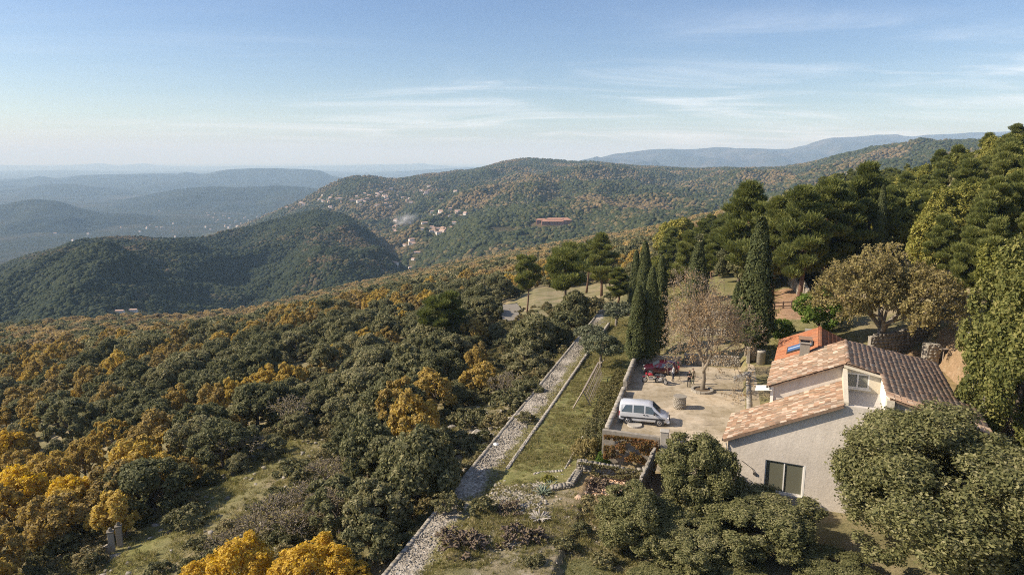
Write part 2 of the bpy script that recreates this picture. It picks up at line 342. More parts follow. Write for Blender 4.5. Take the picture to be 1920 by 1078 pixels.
# ---------------------------------------------------------------- valley floor and hills
def forest_floor(name, c0, c1, c2, sc):
    m = newmat(name); nt = m.node_tree; b, o = basic(nt, .95, .05)
    n1 = noise_n(nt, sc, 8, .7, 'World'); n2 = noise_n(nt, sc * 9, 6, .75, 'World')
    c = ramp(nt, n1.outputs['Fac'], [(.36, c0), (.52, c1), (.66, c2)])
    k = ramp(nt, n2.outputs['Fac'], [(.3, (.35, .35, .35)), (.55, (1, 1, 1)), (.75, (1.45, 1.4, 1.3))])
    nt.links.new(mixc(nt, .9, c, k, 'MULTIPLY'), b.inputs['Base Color']); bump(nt, b, n2.outputs['Fac'], 1.0, .35 / sc * .1); return m
M_floor = forest_floor('valley_floor', (.025, .034, .020), (.042, .048, .028), (.085, .075, .05), .004)
M_far = forest_floor('far_hills', (.018, .026, .016), (.028, .036, .022), (.045, .048, .030), .0025)
M_mid = forest_floor('mid_hills', (.050, .060, .026), (.085, .080, .036), (.16, .115, .06), .006)
M_mount = forest_floor('mountain', (.030, .036, .024), (.060, .058, .046), (.13, .12, .105), .0016)
FLOOR = -300.0
def interp_pts(pts, px):
    a = np.array(pts, float); return np.interp(px, a[:, 0], a[:, 1]), np.interp(px, a[:, 0], a[:, 2])
def smooth1(a, k):
    if k < 2: return a
    ker = np.hanning(k + 2)[1:-1]; ker /= ker.sum(); p = np.pad(a, (k, k), 'edge'); return np.convolve(p, ker, 'same')[k:-k]
def hill(crest, base, mat, ncol=200, nrow=60, nback=14, blen=700, prof=1.0, amp=20, nf=.004, seed=0, lab=None, sm=9, backdrop=FLOOR - 30, ridge=0.0, crest_amp=.12, sink=True, bulge=()):
    px = np.linspace(crest[0][0], crest[-1][0], ncol); cy_, cd_ = interp_pts(crest, px); by_, bd_ = interp_pts(base, px)
    cy_ = smooth1(cy_, sm); cd_ = smooth1(cd_, sm)
    V = np.zeros((ncol, nrow + nback, 3))
    for i in range(ncol):
        c = np.array(D(px[i], cy_[i], cd_[i])); b = np.array(D(px[i], by_[i], bd_[i])); b[2] = min(b[2], FLOOR - 40) if sink else b[2]
        dirv = c[:2] / np.hypot(*c[:2])
        for j in range(nrow):
            t = j / (nrow - 1); q = b * (1 - t) + c * t; g = t ** prof if prof >= 0 else 1 - (1 - t) ** (-prof)
            z = b[2] + (c[2] - b[2]) * g
            env = (math.sin(math.pi * min(t, .97)) ** .7) * (1 - t) ** .25 + crest_amp * t
            n_ = mnoise.fractal((q[0] * nf + seed, q[1] * nf * .6, seed), .85, 2.1, 6); rd = 1 - abs(mnoise.fractal((q[0] * nf * .8 + seed * 2, q[1] * nf * .35, 3.3 + seed), .9, 2, 4)) * 2
            bz = sum(A_ * math.exp(-((px[i] - c_) / w_) ** 2) for A_, c_, w_ in bulge) * 2.3 * t ** .7 * (1 - t) ** 1.35
            V[i, j] = (q[0], q[1], z + amp * env * (n_ + ridge * rd) + bz)
        for j in range(nback):
            t = (j + 1) / nback; q = c[:2] + dirv * blen * t; z = V[i, nrow - 1, 2] + (backdrop - V[i, nrow - 1, 2]) * (t ** 1.5)
            V[i, nrow + j] = (q[0], q[1], z)
    m = nrow + nback; idx = np.arange(ncol * m).reshape(ncol, m)
    Fa = np.stack([idx[:-1, :-1], idx[1:, :-1], idx[1:, 1:], idx[:-1, 1:]], -1).reshape(-1, 4)
    me = npmesh('hill', V.reshape(-1, 3), Fa, True)
    o = obj('hill', me, mat); tag(o, lab, kind='structure'); return o, V[:, :nrow]
def build_floor():
    rr = np.concatenate([[200], np.exp(np.linspace(math.log(500), math.log(60000), 90))]); az = np.radians(np.linspace(-75, 75, 120))
    A, Q = np.meshgrid(az, rr, indexing='ij'); X = np.sin(A) * Q; Y = np.cos(A) * Q; Z = np.full_like(X, FLOOR)
    for i in range(X.shape[0]):
        for j in range(X.shape[1]):
            Z[i, j] += 22 * mnoise.fractal((X[i, j] * .0012, Y[i, j] * .0012, 1.5), .8, 2, 5) * min(1, 9000 / Q[i, j])
    n, m = X.shape; idx = np.arange(n * m).reshape(n, m)
    Fa = np.stack([idx[:-1, :-1], idx[1:, :-1], idx[1:, 1:], idx[:-1, 1:]], -1).reshape(-1, 4)
    me = npmesh('valley_floor', np.stack([X, Y, Z], -1).reshape(-1, 3), Fa, True)
    tag(obj('valley_floor', me, M_floor), 'wide wooded valley floor with scattered houses', kind='structure'); return me
fl_me = build_floor()
def cst(px0, px1, py, d): return [(px0, py, d), (px1, py, d)]
# farthest first
hill([(-700, 312, 26000), (0, 310, 26000), (100, 311, 26000), (150, 309, 26000), (190, 306, 26000), (220, 311, 26000), (270, 306.5, 26000), (300, 311, 26000), (370, 313, 26000), (460, 311, 26000), (560, 312, 26000), (680, 309, 26000), (740, 308.5, 26000), (770, 308, 26000), (788, 305.5, 26000), (812, 310, 26000), (860, 312, 26000), (960, 313, 26000), (1100, 314, 26000)],
     cst(-700, 1100, 324, 21000), M_far, 300, 14, 6, 4000, amp=60, nf=.0006, seed=1, sm=3, lab='palest blue hills along the horizon', backdrop=-500)
hill([(-700, 322, 17000), (0, 321, 17000), (120, 319, 17000), (260, 323, 17000), (420, 322, 17000), (560, 318, 16000), (680, 325, 15000), (740, 322, 15000), (800, 318.5, 15000), (900, 313, 15000), (980, 314, 15000), (1100, 325, 15000)],
     cst(-700, 1100, 338, 12500), M_far, 240, 16, 6, 3000, amp=50, nf=.0008, seed=2, sm=5, lab='pale blue hills behind the flat topped hill', backdrop=-500)
hill([(-700, 345, 9500), (0, 336, 9500), (40, 335, 9500), (75, 330, 9500), (105, 336, 9500), (150, 329, 9500), (200, 327, 9500), (300, 326, 9500), (335, 327, 9500), (350, 322.5, 9500), (362, 325, 9500), (380, 327, 9500), (430, 318, 9000), (480, 315.5, 9000), (560, 317, 9000), (600, 320, 9000), (622, 331, 9000), (680, 342, 9000), (800, 348, 9000)],
     [(-700, 368, 6500), (800, 358, 7000)], M_far, 300, 24, 8, 1800, amp=70, nf=.0012, seed=3, sm=3, lab='long blue ridge with a flat topped hill', ridge=.4)
hill([(-700, 372, 7000), (30, 356, 6800), (70, 347, 6800), (130, 345, 6800), (200, 352, 6800), (300, 366, 6800), (500, 372, 6500)],
     [(-700, 392, 5200), (500, 385, 5600)], M_far, 160, 24, 8, 1200, amp=50, nf=.0016, seed=4, lab='soft blue hill in the left distance', ridge=.3)
hill([(200, 380, 5200), (270, 368, 5200), (330, 354, 5200), (395, 350, 5200), (455, 352, 5200), (520, 347, 5200), (575, 351, 5200), (640, 362, 5200), (760, 372, 5200)],
     [(200, 398, 4100), (760, 392, 4200)], M_far, 160, 30, 8, 1000, amp=45, nf=.002, seed=5, lab='blue wooded hill behind the hillside village', ridge=.3)
hill([(-700, 400, 3900), (-100, 392, 3900), (0, 386, 3800), (35, 377, 3800), (70, 373, 3800), (110, 377, 3800), (150, 392, 3800), (200, 402, 3700), (250, 403, 3700), (310, 411, 3700), (380, 425, 3700), (470, 437, 3700)],
     [(-700, 448, 2750), (0, 440, 2800), (470, 450, 2900)], M_far, 200, 40, 10, 700, amp=45, nf=.003, seed=6, lab='rounded blue hill at the left edge', ridge=.35)
hill([(900, 330, 10500), (1060, 312, 10500), (1100, 302, 10500), (1150, 290, 10500), (1200, 284, 10500), (1240, 281, 10500), (1300, 280, 10500), (1340, 276.5, 10500), (1380, 280, 10500), (1420, 279, 10500), (1480, 280.5, 10500), (1510, 273, 10500), (1535, 264, 10500), (1560, 258, 10500), (1600, 257, 10500), (1640, 253.5, 10500), (1680, 253, 10500), (1705, 258, 10500), (1740, 254, 10500), (1800, 250, 10500), (1900, 246, 10500), (2500, 240, 10500)],
     [(900, 345, 7000), (2500, 330, 6000)], M_mount, 300, 50, 8, 2500, amp=170, nf=.0013, seed=7, sm=2, lab='bare blue grey mountain beyond the ridge', ridge=.5, crest_amp=.10)
village_o, VV = hill([(380, 460, 2500), (450, 425, 2500), (520, 396, 2500), (570, 372, 2500), (610, 350, 2500), (640, 336, 2500), (680, 330.5, 2600), (710, 334, 2700), (740, 337, 2800), (790, 329, 2900), (840, 323, 3000), (900, 317, 3000), (940, 306, 3000), (975, 299, 3000), (1000, 297.5, 3000), (1030, 300, 3000), (1070, 304, 3000), (1120, 305, 3000), (1200, 314, 2900), (1300, 318, 2800), (1390, 320, 2600), (1470, 314, 2500), (1550, 302, 2400), (1640, 287, 2300), (1700, 277, 2200), (1760, 271, 2150), (1900, 258, 2100), (2400, 235, 2000)],
     [(380, 530, 1300), (560, 560, 1250), (640, 560, 1150), (700, 560, 1000), (800, 540, 900), (900, 515, 850), (1000, 495, 850), (1100, 478, 850), (1200, 462, 850), (1400, 440, 800), (1700, 420, 700), (2400, 420, 600)],
     M_mid, 420, 150, 12, 900, prof=1.25, amp=58, nf=.0034, seed=11, lab='wooded ridge above the hillside village', ridge=.45, crest_amp=.08, sink=False)
dark_o, VD = hill([(-700, 600, 1150), (-200, 560, 1150), (-60, 528, 1150), (0, 503, 1150), (60, 480, 1150), (130, 457, 1150), (200, 448, 1150), (260, 444, 1150), (330, 448, 1180), (380, 441, 1250), (440, 431, 1320), (500, 416, 1380), (560, 402, 1420), (600, 397, 1420), (645, 403, 1380), (690, 430, 1300), (720, 466, 1200), (750, 505, 1100), (790, 545, 1000)],
     [(-700, 720, 520), (0, 655, 560), (200, 640, 580), (350, 632, 600), (480, 620, 650), (600, 590, 720), (700, 570, 760), (790, 560, 800)],
     M_mid, 300, 110, 12, 500, prof=1.15, amp=34, nf=.006, seed=21, bulge=((46, 170, 130), (-50, 470, 105), (14, 640, 60)), lab='dark wooded hill in shade across the ravine', ridge=.6, crest_amp=.08, sink=False)
def bvh_of(o):
    me = o.data; return BVHTree.FromPolygons([v.co[:] for v in me.vertices], [p.vertices[:] for p in me.polygons])
BV_V, BV_D = bvh_of(village_o), bvh_of(dark_o)

# ---------------------------------------------------------------- plants
def unit(a): return a / (np.linalg.norm(a, axis=-1, keepdims=True) + 1e-9)
def rsph(n): return unit(rng.normal(size=(n, 3)))
def leaf_quads(c, nrm, size, asp=.55, up=None):
    """one pointed leaf (or leaf spray) for each centre"""
    n = len(c); size = np.broadcast_to(size, (n,)).reshape(-1, 1)
    t = rng.normal(size=(n, 3)) if up is None else up + rng.normal(size=(n, 3)) * .35
    t = unit(t - nrm * (t * nrm).sum(1, keepdims=True)); b = np.cross(nrm, t)
    V = np.stack([c - t * size, c + b * size * asp - t * size * .1, c + t * size, c - b * size * asp - t * size * .1], 1).reshape(-1, 3)
    return V, np.arange(4 * n).reshape(-1, 4)
def lobes_crown(R_, H_, nl, nsub, nleaf, size, flat=.8, seed=0, bottom=-.35, lobe=.42, sub=.45, inner=.25, spread=.66, asp=.55, outw=.75):
    """crown of lobes made of clumps made of leaves; half-width R_, half-height H_, centred on 0"""
    ph = rng.uniform(0, 2 * math.pi, nl); zz = np.linspace(bottom, .98, nl) + rng.uniform(-.08, .08, nl); zz = np.clip(zz, -.8, .98); q = np.sqrt(1 - zz ** 2)
    ph = np.arange(nl) * 2.39996 + rng.uniform(-.5, .5, nl)
    k = spread * rng.uniform(.62, 1.14, nl)
    lc = np.stack([np.cos(ph) * q * k, np.sin(ph) * q * k, zz * k], 1); lr = lobe * rng.uniform(.75, 1.15, nl)
    # clumps on the lobes
    dirs = rsph(nl * nsub).reshape(nl, nsub, 3) + unit(lc)[:, None, :] * outw; dirs = unit(dirs)
    scs = lc[:, None] + dirs * lr[:, None, None] * rng.uniform(.65, 1.0, (nl, nsub, 1)); sr = lr[:, None] * sub * rng.uniform(.7, 1.2, (nl, nsub))
    scs = scs.reshape(-1, 3); sr = sr.reshape(-1); dirs = dirs.reshape(-1, 3)
    w_ = sr ** 2; w_ = w_ / w_.sum(); which = rng.choice(len(scs), nleaf, p=w_)
    dl = unit(rsph(nleaf) + dirs[which] * .55); rad = sr[which, None] * (1 - inner * rng.uniform(0, 1, (nleaf, 1)) ** 2) * rng.uniform(.92, 1.12, (nleaf, 1))
    rad = rad * (1 + (rng.uniform(0, 1, (nleaf, 1)) < .16) * rng.uniform(.05, .55, (nleaf, 1)))
    c = scs[which] + dl * rad
    c = c * np.array([R_, R_, H_]); nrm = unit(unit(dl) * .8 + rng.normal(size=(nleaf, 3)) * .55 + np.array([0, 0, .25]))
    s = size * rng.uniform(.6, 1.35, nleaf)
    return leaf_quads(c, nrm, s, asp), lc * np.array([R_, R_, H_])
def crown_mesh(name, parts):
    V = []; Fq = []; b = 0
    for v, f in parts: V.append(v); Fq.append(f + b); b += len(v)
    return npmesh(name, np.concatenate(V), np.concatenate(Fq))
def limb_path(a, b, bow=.12, n=4):
    a = Vector(a); b = Vector(b); L = (b - a).length; o = Vector((random.uniform(-1, 1), random.uniform(-1, 1), random.uniform(-.2, .6))) * bow * L
    return [a.lerp(b, t / n) + o * math.sin(math.pi * t / n) for t in range(n + 1)]
def trunk_mesh(name, h, r, tips, fork=.45, lean=(0, 0)):
    m = MB(); top = Vector((lean[0], lean[1], h))
    p = limb_path((0, 0, -.4), top, .06, 5); m.tube(p, [r * 1.5, r * 1.1, r, r * .85, r * .7, r * .5], 9)
    for t in tips:
        k = random.uniform(fork, .95); a = p[0].lerp(top, k); m.tube(limb_path(a, t, .15, 4), [r * .55, r * .42, r * .3, r * .2, r * .08], 6)
    return m.mesh(name, True)

PROTO = {}
def add_proto(kind, crown, trunk, mc, mt, hgt, wid):
    crown.materials.append(mc); trunk.materials.append(mt); PROTO.setdefault(kind, []).append((crown, trunk, hgt, wid))
def oak(kind, R_, H_, cz, nleaf, size, mat, nl=16, nsub=12, bark=None, tr=.22, n=1, **k):
    for i in range(n):
        (q, lc) = lobes_crown(R_ * rng.uniform(.95, 1.05), H_, nl, nsub, nleaf, size, **k); V, Fq = q; V = V + np.array([0, 0, cz])
        sel = random.sample(range(len(lc)), min(6, len(lc)))
        t = trunk_mesh(kind + '_trunk', cz * .75, tr, [tuple(lc[j] * .75 + np.array([0, 0, cz])) for j in sel])
        add_proto(kind, npmesh(kind + '_crown', V, Fq), t, mat, bark or M_bark, cz + H_, 2 * R_)
def pine(kind, hgt, R_, z0, nleaf, size, mat, n=1, umbrella=False):
    for i in range(n):
        parts = []; m = MB(); lean = (random.uniform(-.5, .5), random.uniform(-.5, .5))
        p = limb_path((0, 0, -.4), (lean[0], lean[1], hgt * .94), .04, 6); r = hgt * .017
        m.tube(p, [r * 1.4, r * 1.1, r, r * .85, r * .7, r * .45, r * .2], 9)
        nb = 14 if umbrella else 26; cl = []
        for k in range(nb):
            t = k / (nb - 1); z = z0 + (hgt * .97 - z0) * t
            if umbrella: rr = R_ * (1 - .55 * t ** 2) * random.uniform(.55, 1.0) * (.5 + .5 * min(1, t * 3))
            else: rr = R_ * (1 - t) ** .55 * random.uniform(.6, 1.05) * (.55 + .45 * min(1, t * 4))
            a = k * 2.4 + random.uniform(-.5, .5); ax = Vector((lean[0] * z / hgt, lean[1] * z / hgt, z - rr * .25))
            tip = Vector((ax.x + math.cos(a) * rr, ax.y + math.sin(a) * rr, z + rr * random.uniform(.0, .22)))
            m.tube(limb_path(ax, tip, .1, 3), [r * .42, r * .3, r * .2, r * .06], 5)
            ncl = 5 if umbrella else 4
            for j in range(ncl):
                q = ax.lerp(tip, random.uniform(.45, 1.02)) + Vector((random.uniform(-.32, .32), random.uniform(-.32, .32), random.uniform(-.1, .22))) * (rr * .55 + .3)
                cl.append((*q, random.uniform(.55, 1.0) * (R_ * .30 if umbrella else R_ * .26)))
        cl = np.array(cl); which = rng.integers(0, len(cl), nleaf); d = rsph(nleaf); d[:, 2] = d[:, 2] * .55 + .12
        c = cl[which, :3] + d * cl[which, 3:4] * 1.22 * rng.uniform(.1, 1.05, (nleaf, 1)) ** .6
        up = unit(d + np.array([0, 0, .8])); nrm = unit(np.cross(up, rsph(nleaf)))
        parts.append(leaf_quads(c, nrm, size * rng.uniform(.7, 1.3, nleaf), .15, up))
        add_proto(kind, crown_mesh(kind + '_crown', parts), m.mesh(kind + '_trunk', True), mat, M_barkp, hgt, 2 * R_)
def cypress(kind, hgt, R_, nleaf, size, n=1):
    for i in range(n):
        ncl = 420; t = rng.uniform(0, 1, ncl) ** .85; prof = lambda t: R_ * np.minimum(1, (t * 7 + .35)) * (1 - t) ** .62 * (1 + .0 * t) + .05
        a = rng.uniform(0, 2 * math.pi, ncl); pr = prof(t) * rng.uniform(.72, 1.10, ncl); z = .10 * hgt + t * hgt * .885
        cl = np.stack([np.cos(a) * pr, np.sin(a) * pr, z], 1); ns = np.stack([np.cos(a), np.sin(a), np.full(ncl, .35)], 1)
        which = rng.integers(0, ncl, nleaf); d = rsph(nleaf); sc = np.stack([np.full(nleaf, .20), np.full(nleaf, .20), np.full(nleaf, .50)], 1) * R_ * .95
        c = cl[which] + d * sc; up = unit(np.array([0, 0, 1.]) + ns[which] * .3); nrm = unit(ns[which] + rsph(nleaf) * .7)
        q = leaf_quads(c, nrm, size * rng.uniform(.6, 1.3, nleaf), .35, up)
        # inner foliage
        k2 = nleaf // 4; t2 = rng.uniform(0, .95, k2); a2 = rng.uniform(0, 6.283, k2); p2 = prof(t2) * .7 * rng.uniform(.5, 1, k2)
        c2 = np.stack([np.cos(a2) * p2, np.sin(a2) * p2, .10 * hgt + t2 * hgt * .885], 1); q2 = leaf_quads(c2, unit(np.stack([np.cos(a2), np.sin(a2), 0 * a2], 1) + rsph(k2) * .4), size * 1.7, .5)
        m = MB(); m.tube([(0, 0, -.5), (0, 0, hgt * .15), (0, 0, hgt * .6), (0, 0, hgt * .93)], [R_ * .24, R_ * .19, R_ * .1, .03], 9)
        add_proto(kind, crown_mesh(kind + '_crown', [q, q2]), m.mesh(kind + '_trunk', True), M_cyp, M_barkg, hgt, 2 * R_)
def bare(kind, hgt, R_, nleaf, leafsize, mat, bark=M_twig, depth=6, n=1, trunk_r=.28, first=.28, up=.25, keep=None, spreadk=1.0):
    """open tree of forking branches, twig by twig, with a few leaves left"""
    for i in range(n):
        m = MB(); tips = []
        def grow(p, d, L, r, lev):
            q = p + d * L; mid = p.lerp(q, .5) + Vector((random.uniform(-1, 1), random.uniform(-1, 1), random.uniform(-.5, 1))) * L * .09
            m.tube([p, mid, q], [r, r * .82, r * .62], 7 if lev < 2 else (4 if lev < 4 else 3), cap=lev < 1)
            if lev >= 3: tips.append(q); tips.append(mid)
            if lev >= depth: return
            nk = 4 if lev == 0 else (3 if lev < 5 else 2)
            for k in range(nk):
                a = 2 * math.pi * (k + random.uniform(-.3, .3)) / nk; s = random.uniform(.45, .95) * spreadk; x = d.orthogonal().normalized(); y = d.cross(x)
                e = (d + (x * math.cos(a) + y * math.sin(a)) * s + Vector((0, 0, up * random.uniform(0, 1)))).normalized()
                st = q if k < 2 else p.lerp(q, random.uniform(.55, .95))
                grow(st, e, L * random.uniform(.62, .86), max(.019, r * random.uniform(.52, .66)), lev + 1)
        grow(Vector((0, 0, -.3)), Vector((0, 0, 1)), hgt * first, trunk_r, 0)
        me = m.mesh(kind + '_trunk', True); T = np.array([tuple(t) for t in tips]); me.materials.clear()
        zmax = T[:, 2].max(); rmax = np.percentile(np.hypot(T[:, 0], T[:, 1]), 96); k = np.array([R_ / rmax, R_ / rmax, hgt / zmax])
        n_ = len(me.vertices); co = np.empty(n_ * 3, np.float32); me.vertices.foreach_get('co', co); co = co.reshape(-1, 3) * k; me.vertices.foreach_set('co', co.astype(np.float32).ravel()); me.update()
        T = T * k; wh = T[rng.integers(0, len(T), nleaf)] + rng.normal(size=(nleaf, 3)) * .16
        if keep is not None: wh = wh[keep(wh)]
        q = leaf_quads(wh, unit(rsph(len(wh)) + np.array([0, 0, .5])), leafsize * rng.uniform(.6, 1.3, len(wh)), .6)
        add_proto(kind, crown_mesh(kind + '_crown', [q]), me, mat, bark, hgt, 2 * R_)

# foreground oaks, seen from 30 to 45 m
oak('holm_oak', 5.2, 4.9, 5.6, 120000, .092, M_oakn, nl=60, nsub=18, tr=.34, n=1, bottom=-.78, lobe=.23, sub=.46, spread=.78, inner=.5)
oak('holm_oak', 3.3, 3.4, 4.0, 70000, .090, M_oakn, nl=40, nsub=16, tr=.26, n=2, bottom=-.82, lobe=.26, sub=.46, spread=.76, inner=.5)
# wood on the slope
for _n, _lo, _spr, _h in ((11, .34, .70, 2.1), (20, .27, .74, 1.8), (15, .32, .68, 2.4), (9, .40, .62, 1.9), (24, .24, .78, 2.2), (13, .30, .76, 1.6)):
    oak('evergreen_oak', 2.7, _h, _h + .35, 11500, .132, M_oak, nl=_n, nsub=int(220 / _n), tr=.17, n=1, bottom=-.55, lobe=_lo, sub=.42, spread=_spr, inner=.4)
for _n, _lo, _spr, _h in ((10, .32, .72, 2.3), (18, .27, .74, 2.0), (13, .34, .66, 2.6), (22, .22, .80, 2.1)):
    oak('golden_oak', 2.3, _h, _h + .4, 7000, .135, M_gold, nl=_n, nsub=int(170 / _n), tr=.14, n=1, bottom=-.5, lobe=_lo, sub=.40, spread=_spr, inner=.5)
oak('bright_gold_oak', 2.7, 2.7, 3.0, 11000, .125, M_goldn, nl=22, nsub=14, tr=.15, n=2, bottom=-.6, lobe=.33, sub=.38)
oak('evergreen_oak_far', 2.8, 2.0, 2.1, 900, .42, M_oak, nl=12, nsub=6, tr=.17, n=3)
oak('golden_oak_far', 2.4, 2.1, 2.3, 900, .36, M_tan, nl=12, nsub=6, tr=.14, n=3)
oak('olive_tree', 1.5, .85, 1.9, 3600, .10, M_olive, nl=12, nsub=9, bark=M_barkg, tr=.13, n=3, bottom=-.2, lobe=.42)
oak('shrub', .75, .55, .45, 1300, .075, M_shrub, nl=9, nsub=7, tr=.03, n=4, bottom=0)
oak('broadleaf_tree', 3.3, 3.8, 5.2, 15000, .17, M_lime, nl=24, nsub=14, tr=.2, n=3, bottom=-.7, lobe=.34, sub=.40)
oak('laurel_tree', 4.2, 6.0, 7.0, 60000, .12, M_laurel, nl=46, nsub=20, tr=.3, n=1, bottom=-.9, lobe=.27, sub=.36, spread=.76)
oak('green_bush', 1.6, 1.7, 1.8, 5200, .12, M_green, nl=12, nsub=9, tr=.08, n=1, bottom=-.5)
pine('aleppo_pine', 12.0, 3.6, 3.2, 40000, .28, M_pine, n=4)
pine('stone_pine', 9.5, 3.3, 4.8, 22000, .27, M_pine, n=2, umbrella=True)
cypress('cypress', 13.0, 1.35, 26000, .15, n=3)
bare('bare_tree', 11.5, 4.4, 13000, .08, M_orange, M_twig, depth=7, trunk_r=.26, first=.20, up=.1, spreadk=1.25, keep=lambda w_: (w_[:, 0] < .9) | (rng.uniform(0, 1, len(w_)) < .5))
bare('grey_tree', 4.2, 2.3, 500, .09, M_brown, M_twig, depth=5, trunk_r=.12, first=.2, n=3)
bare('autumn_tree', 9.5, 6.4, 36000, .115, M_brown, M_barkg, depth=6, up=.15, trunk_r=.24, first=.2, n=1)
bare('pollard_shrub', 1.0, 1.5, 260, .06, M_brown, M_brush, depth=5, trunk_r=.04, first=.2, n=3, up=.1, spreadk=1.3)

ncount = {}
def plant(kind, loc, label, cat, group=None, height=None, width=None, rz=None, form=None, lean=None, crown_mat=None, name=None):
    fs = PROTO[kind]; i = random.randrange(len(fs)) if form is None else form; cr, tr, hh, ww = fs[i]
    o = obj(name or kind, None, loc=loc); tag(o, label, cat, group)
    sz = (height or hh) / hh; sx = (width / ww) if width else sz
    o.scale = (sx, sx, sz); o.rotation_euler = (lean[0] if lean else 0, lean[1] if lean else 0, random.uniform(0, 6.28) if rz is None else rz)
    obj('trunk', tr, None, o); obj('crown', cr, None, o)
    return o
# scattered plants nobody could count: one object each, instances picked from the forms above
def scatter(name, kinds, pts, scl, idx, label, kind='stuff'):
    """pts (n,3), scl (n,), idx (n,) into the flat list of forms"""
    c = bpy.data.collections.new(name + '_forms'); forms = []
    for k in kinds:
        for (cr, tr, hh, ww) in PROTO[k]:
            me = join_forms(cr, tr); f = bpy.data.objects.new('%s_form_%02d' % (name, len(forms)), me); c.objects.link(f); forms.append(f)
    return gn_scatter(name, c, pts, scl, idx, label, kind)
_joined = {}
def join_forms(cr, tr):
    if (cr.name, tr.name) in _joined: return _joined[(cr.name, tr.name)]
    bm = bmesh.new(); bm.from_mesh(cr); n = len(bm.faces); bm.from_mesh(tr); bm.faces.ensure_lookup_table()
    for f in bm.faces[n:]: f.material_index = 1
    me = bpy.data.meshes.new(cr.name + '_whole'); bm.to_mesh(me); bm.free(); me.materials.append(cr.materials[0]); me.materials.append(tr.materials[0]); _joined[(cr.name, tr.name)] = me; return me
def gn_scatter(name, coll, pts, scl, idx, label, kind='stuff', tilt=0.0):
    me = bpy.data.meshes.new(name); n = len(pts); me.vertices.add(n); me.vertices.foreach_set('co', np.ascontiguousarray(pts, np.float32).ravel())
    for an, ty, val in (('scl', 'FLOAT', scl), ('idx', 'INT', idx)):
        a = me.attributes.new(an, ty, 'POINT'); a.data.foreach_set('value', np.ascontiguousarray(val, np.float32 if ty == 'FLOAT' else np.int32))
    rot = np.stack([rng.normal(size=n) * tilt, rng.normal(size=n) * tilt, rng.uniform(0, 6.283, n)], 1).astype(np.float32)
    a = me.attributes.new('rot', 'FLOAT_VECTOR', 'POINT'); a.data.foreach_set('vector', rot.ravel()); me.update()
    o = obj(name, me); tag(o, label, kind=kind)
    g = bpy.data.node_groups.new(name, 'GeometryNodeTree'); g.interface.new_socket('Geometry', in_out='INPUT', socket_type='NodeSocketGeometry'); g.interface.new_socket('Geometry', in_out='OUTPUT', socket_type='NodeSocketGeometry')
    N = g.nodes.new; gi = N('NodeGroupInput'); go = N('NodeGroupOutput'); ci = N('GeometryNodeCollectionInfo'); ci.inputs['Collection'].default_value = coll; ci.inputs['Separate Children'].default_value = True; ci.inputs['Reset Children'].default_value = True
    ip = N('GeometryNodeInstanceOnPoints'); ip.inputs['Pick Instance'].default_value = True
    def attr(nm, ty):
        q = N('GeometryNodeInputNamedAttribute'); q.data_type = ty; q.inputs['Name'].default_value = nm; return q.outputs['Attribute']
    L = g.links.new; L(gi.outputs[0], ip.inputs['Points']); L(ci.outputs[0], ip.inputs['Instance']); L(attr('idx', 'INT'), ip.inputs['Instance Index']); L(attr('rot', 'FLOAT_VECTOR'), ip.inputs['Rotation']); L(attr('scl', 'FLOAT'), ip.inputs['Scale']); L(ip.outputs[0], go.inputs[0])
    md = o.modifiers.new('scatter', 'NODES'); md.node_group = g; return o
def form_coll(name, meshes):
    c = bpy.data.collections.new(name)
    for i, me in enumerate(meshes): c.objects.link(bpy.data.objects.new('%s_%02d' % (name, i), me))
    return c

# ---------------------------------------------------------------- woods
def in_poly(px, py, poly):
    x = np.asarray(px); y = np.asarray(py); r = np.zeros(x.shape, bool); n = len(poly)
    for i in range(n):
        x0, y0 = poly[i]; x1, y1 = poly[(i + 1) % n]
        c = ((y0 > y) != (y1 > y)) & (x < (x1 - x0) * (y - y0) / (y1 - y0 + 1e-9) + x0); r ^= c
    return r
def nz2(x, y, f, seed=0.0): return np.array([mnoise.fractal((a * f + seed, b * f, seed), .8, 2, 3) for a, b in zip(x, y)])
CLEAR = [
    [(150, 1300), (190, 1035), (330, 972), (430, 908), (520, 858), (590, 828), (630, 855), (580, 905), (490, 965), (400, 1025), (330, 1085), (320, 1300)],
    [(600, 1200), (690, 1078), (800, 930), (905, 800), (950, 745), (985, 700), (1030, 650), (1080, 590), (1125, 570), (1140, 600), (760, 1200)],
    [(320, 1500), (325, 960), (400, 955), (520, 960), (680, 965), (700, 1078), (720, 1500)],
    [(475, 985), (470, 930), (560, 865), (640, 835), (705, 880), (720, 960), (690, 1010), (600, 985)],
    [(815, 905), (860, 790), (920, 705), (950, 650), (990, 605), (1060, 575), (1110, 575), (1050, 690), (930, 830)],
    [(830, 860), (880, 790), (960, 735), (975, 760), (900, 880)], [(930, 700), (1040, 640), (1040, 690), (960, 740)],
    [(905, 640), (935, 570), (1010, 545), (1110, 530), (1170, 545), (1130, 600), (1000, 620)],
]
def oak_masks(x, y, rad):
    """where the wood grows on the slope left of the track"""
    v = x * VE[0] + y * VE[1]; u = x * UE[0] + y * UE[1]; z = zt(x, y); px, py, dep = proj(x, y, z)
    ok = (v < VT0 - rad * .9) | ((u > 132) & (v < 16)); ok &= (dep > 20) & (px > -140) & (px < 2060) & (py < 1300)
    ok &= np.hypot(x, y) < np.interp(np.arctan2(x, y), _cx[:, 0], _cx[:, 1]) + 40
    for c in CLEAR: ok &= ~in_poly(px, py, c)
    return ok, z, px, py, v, u
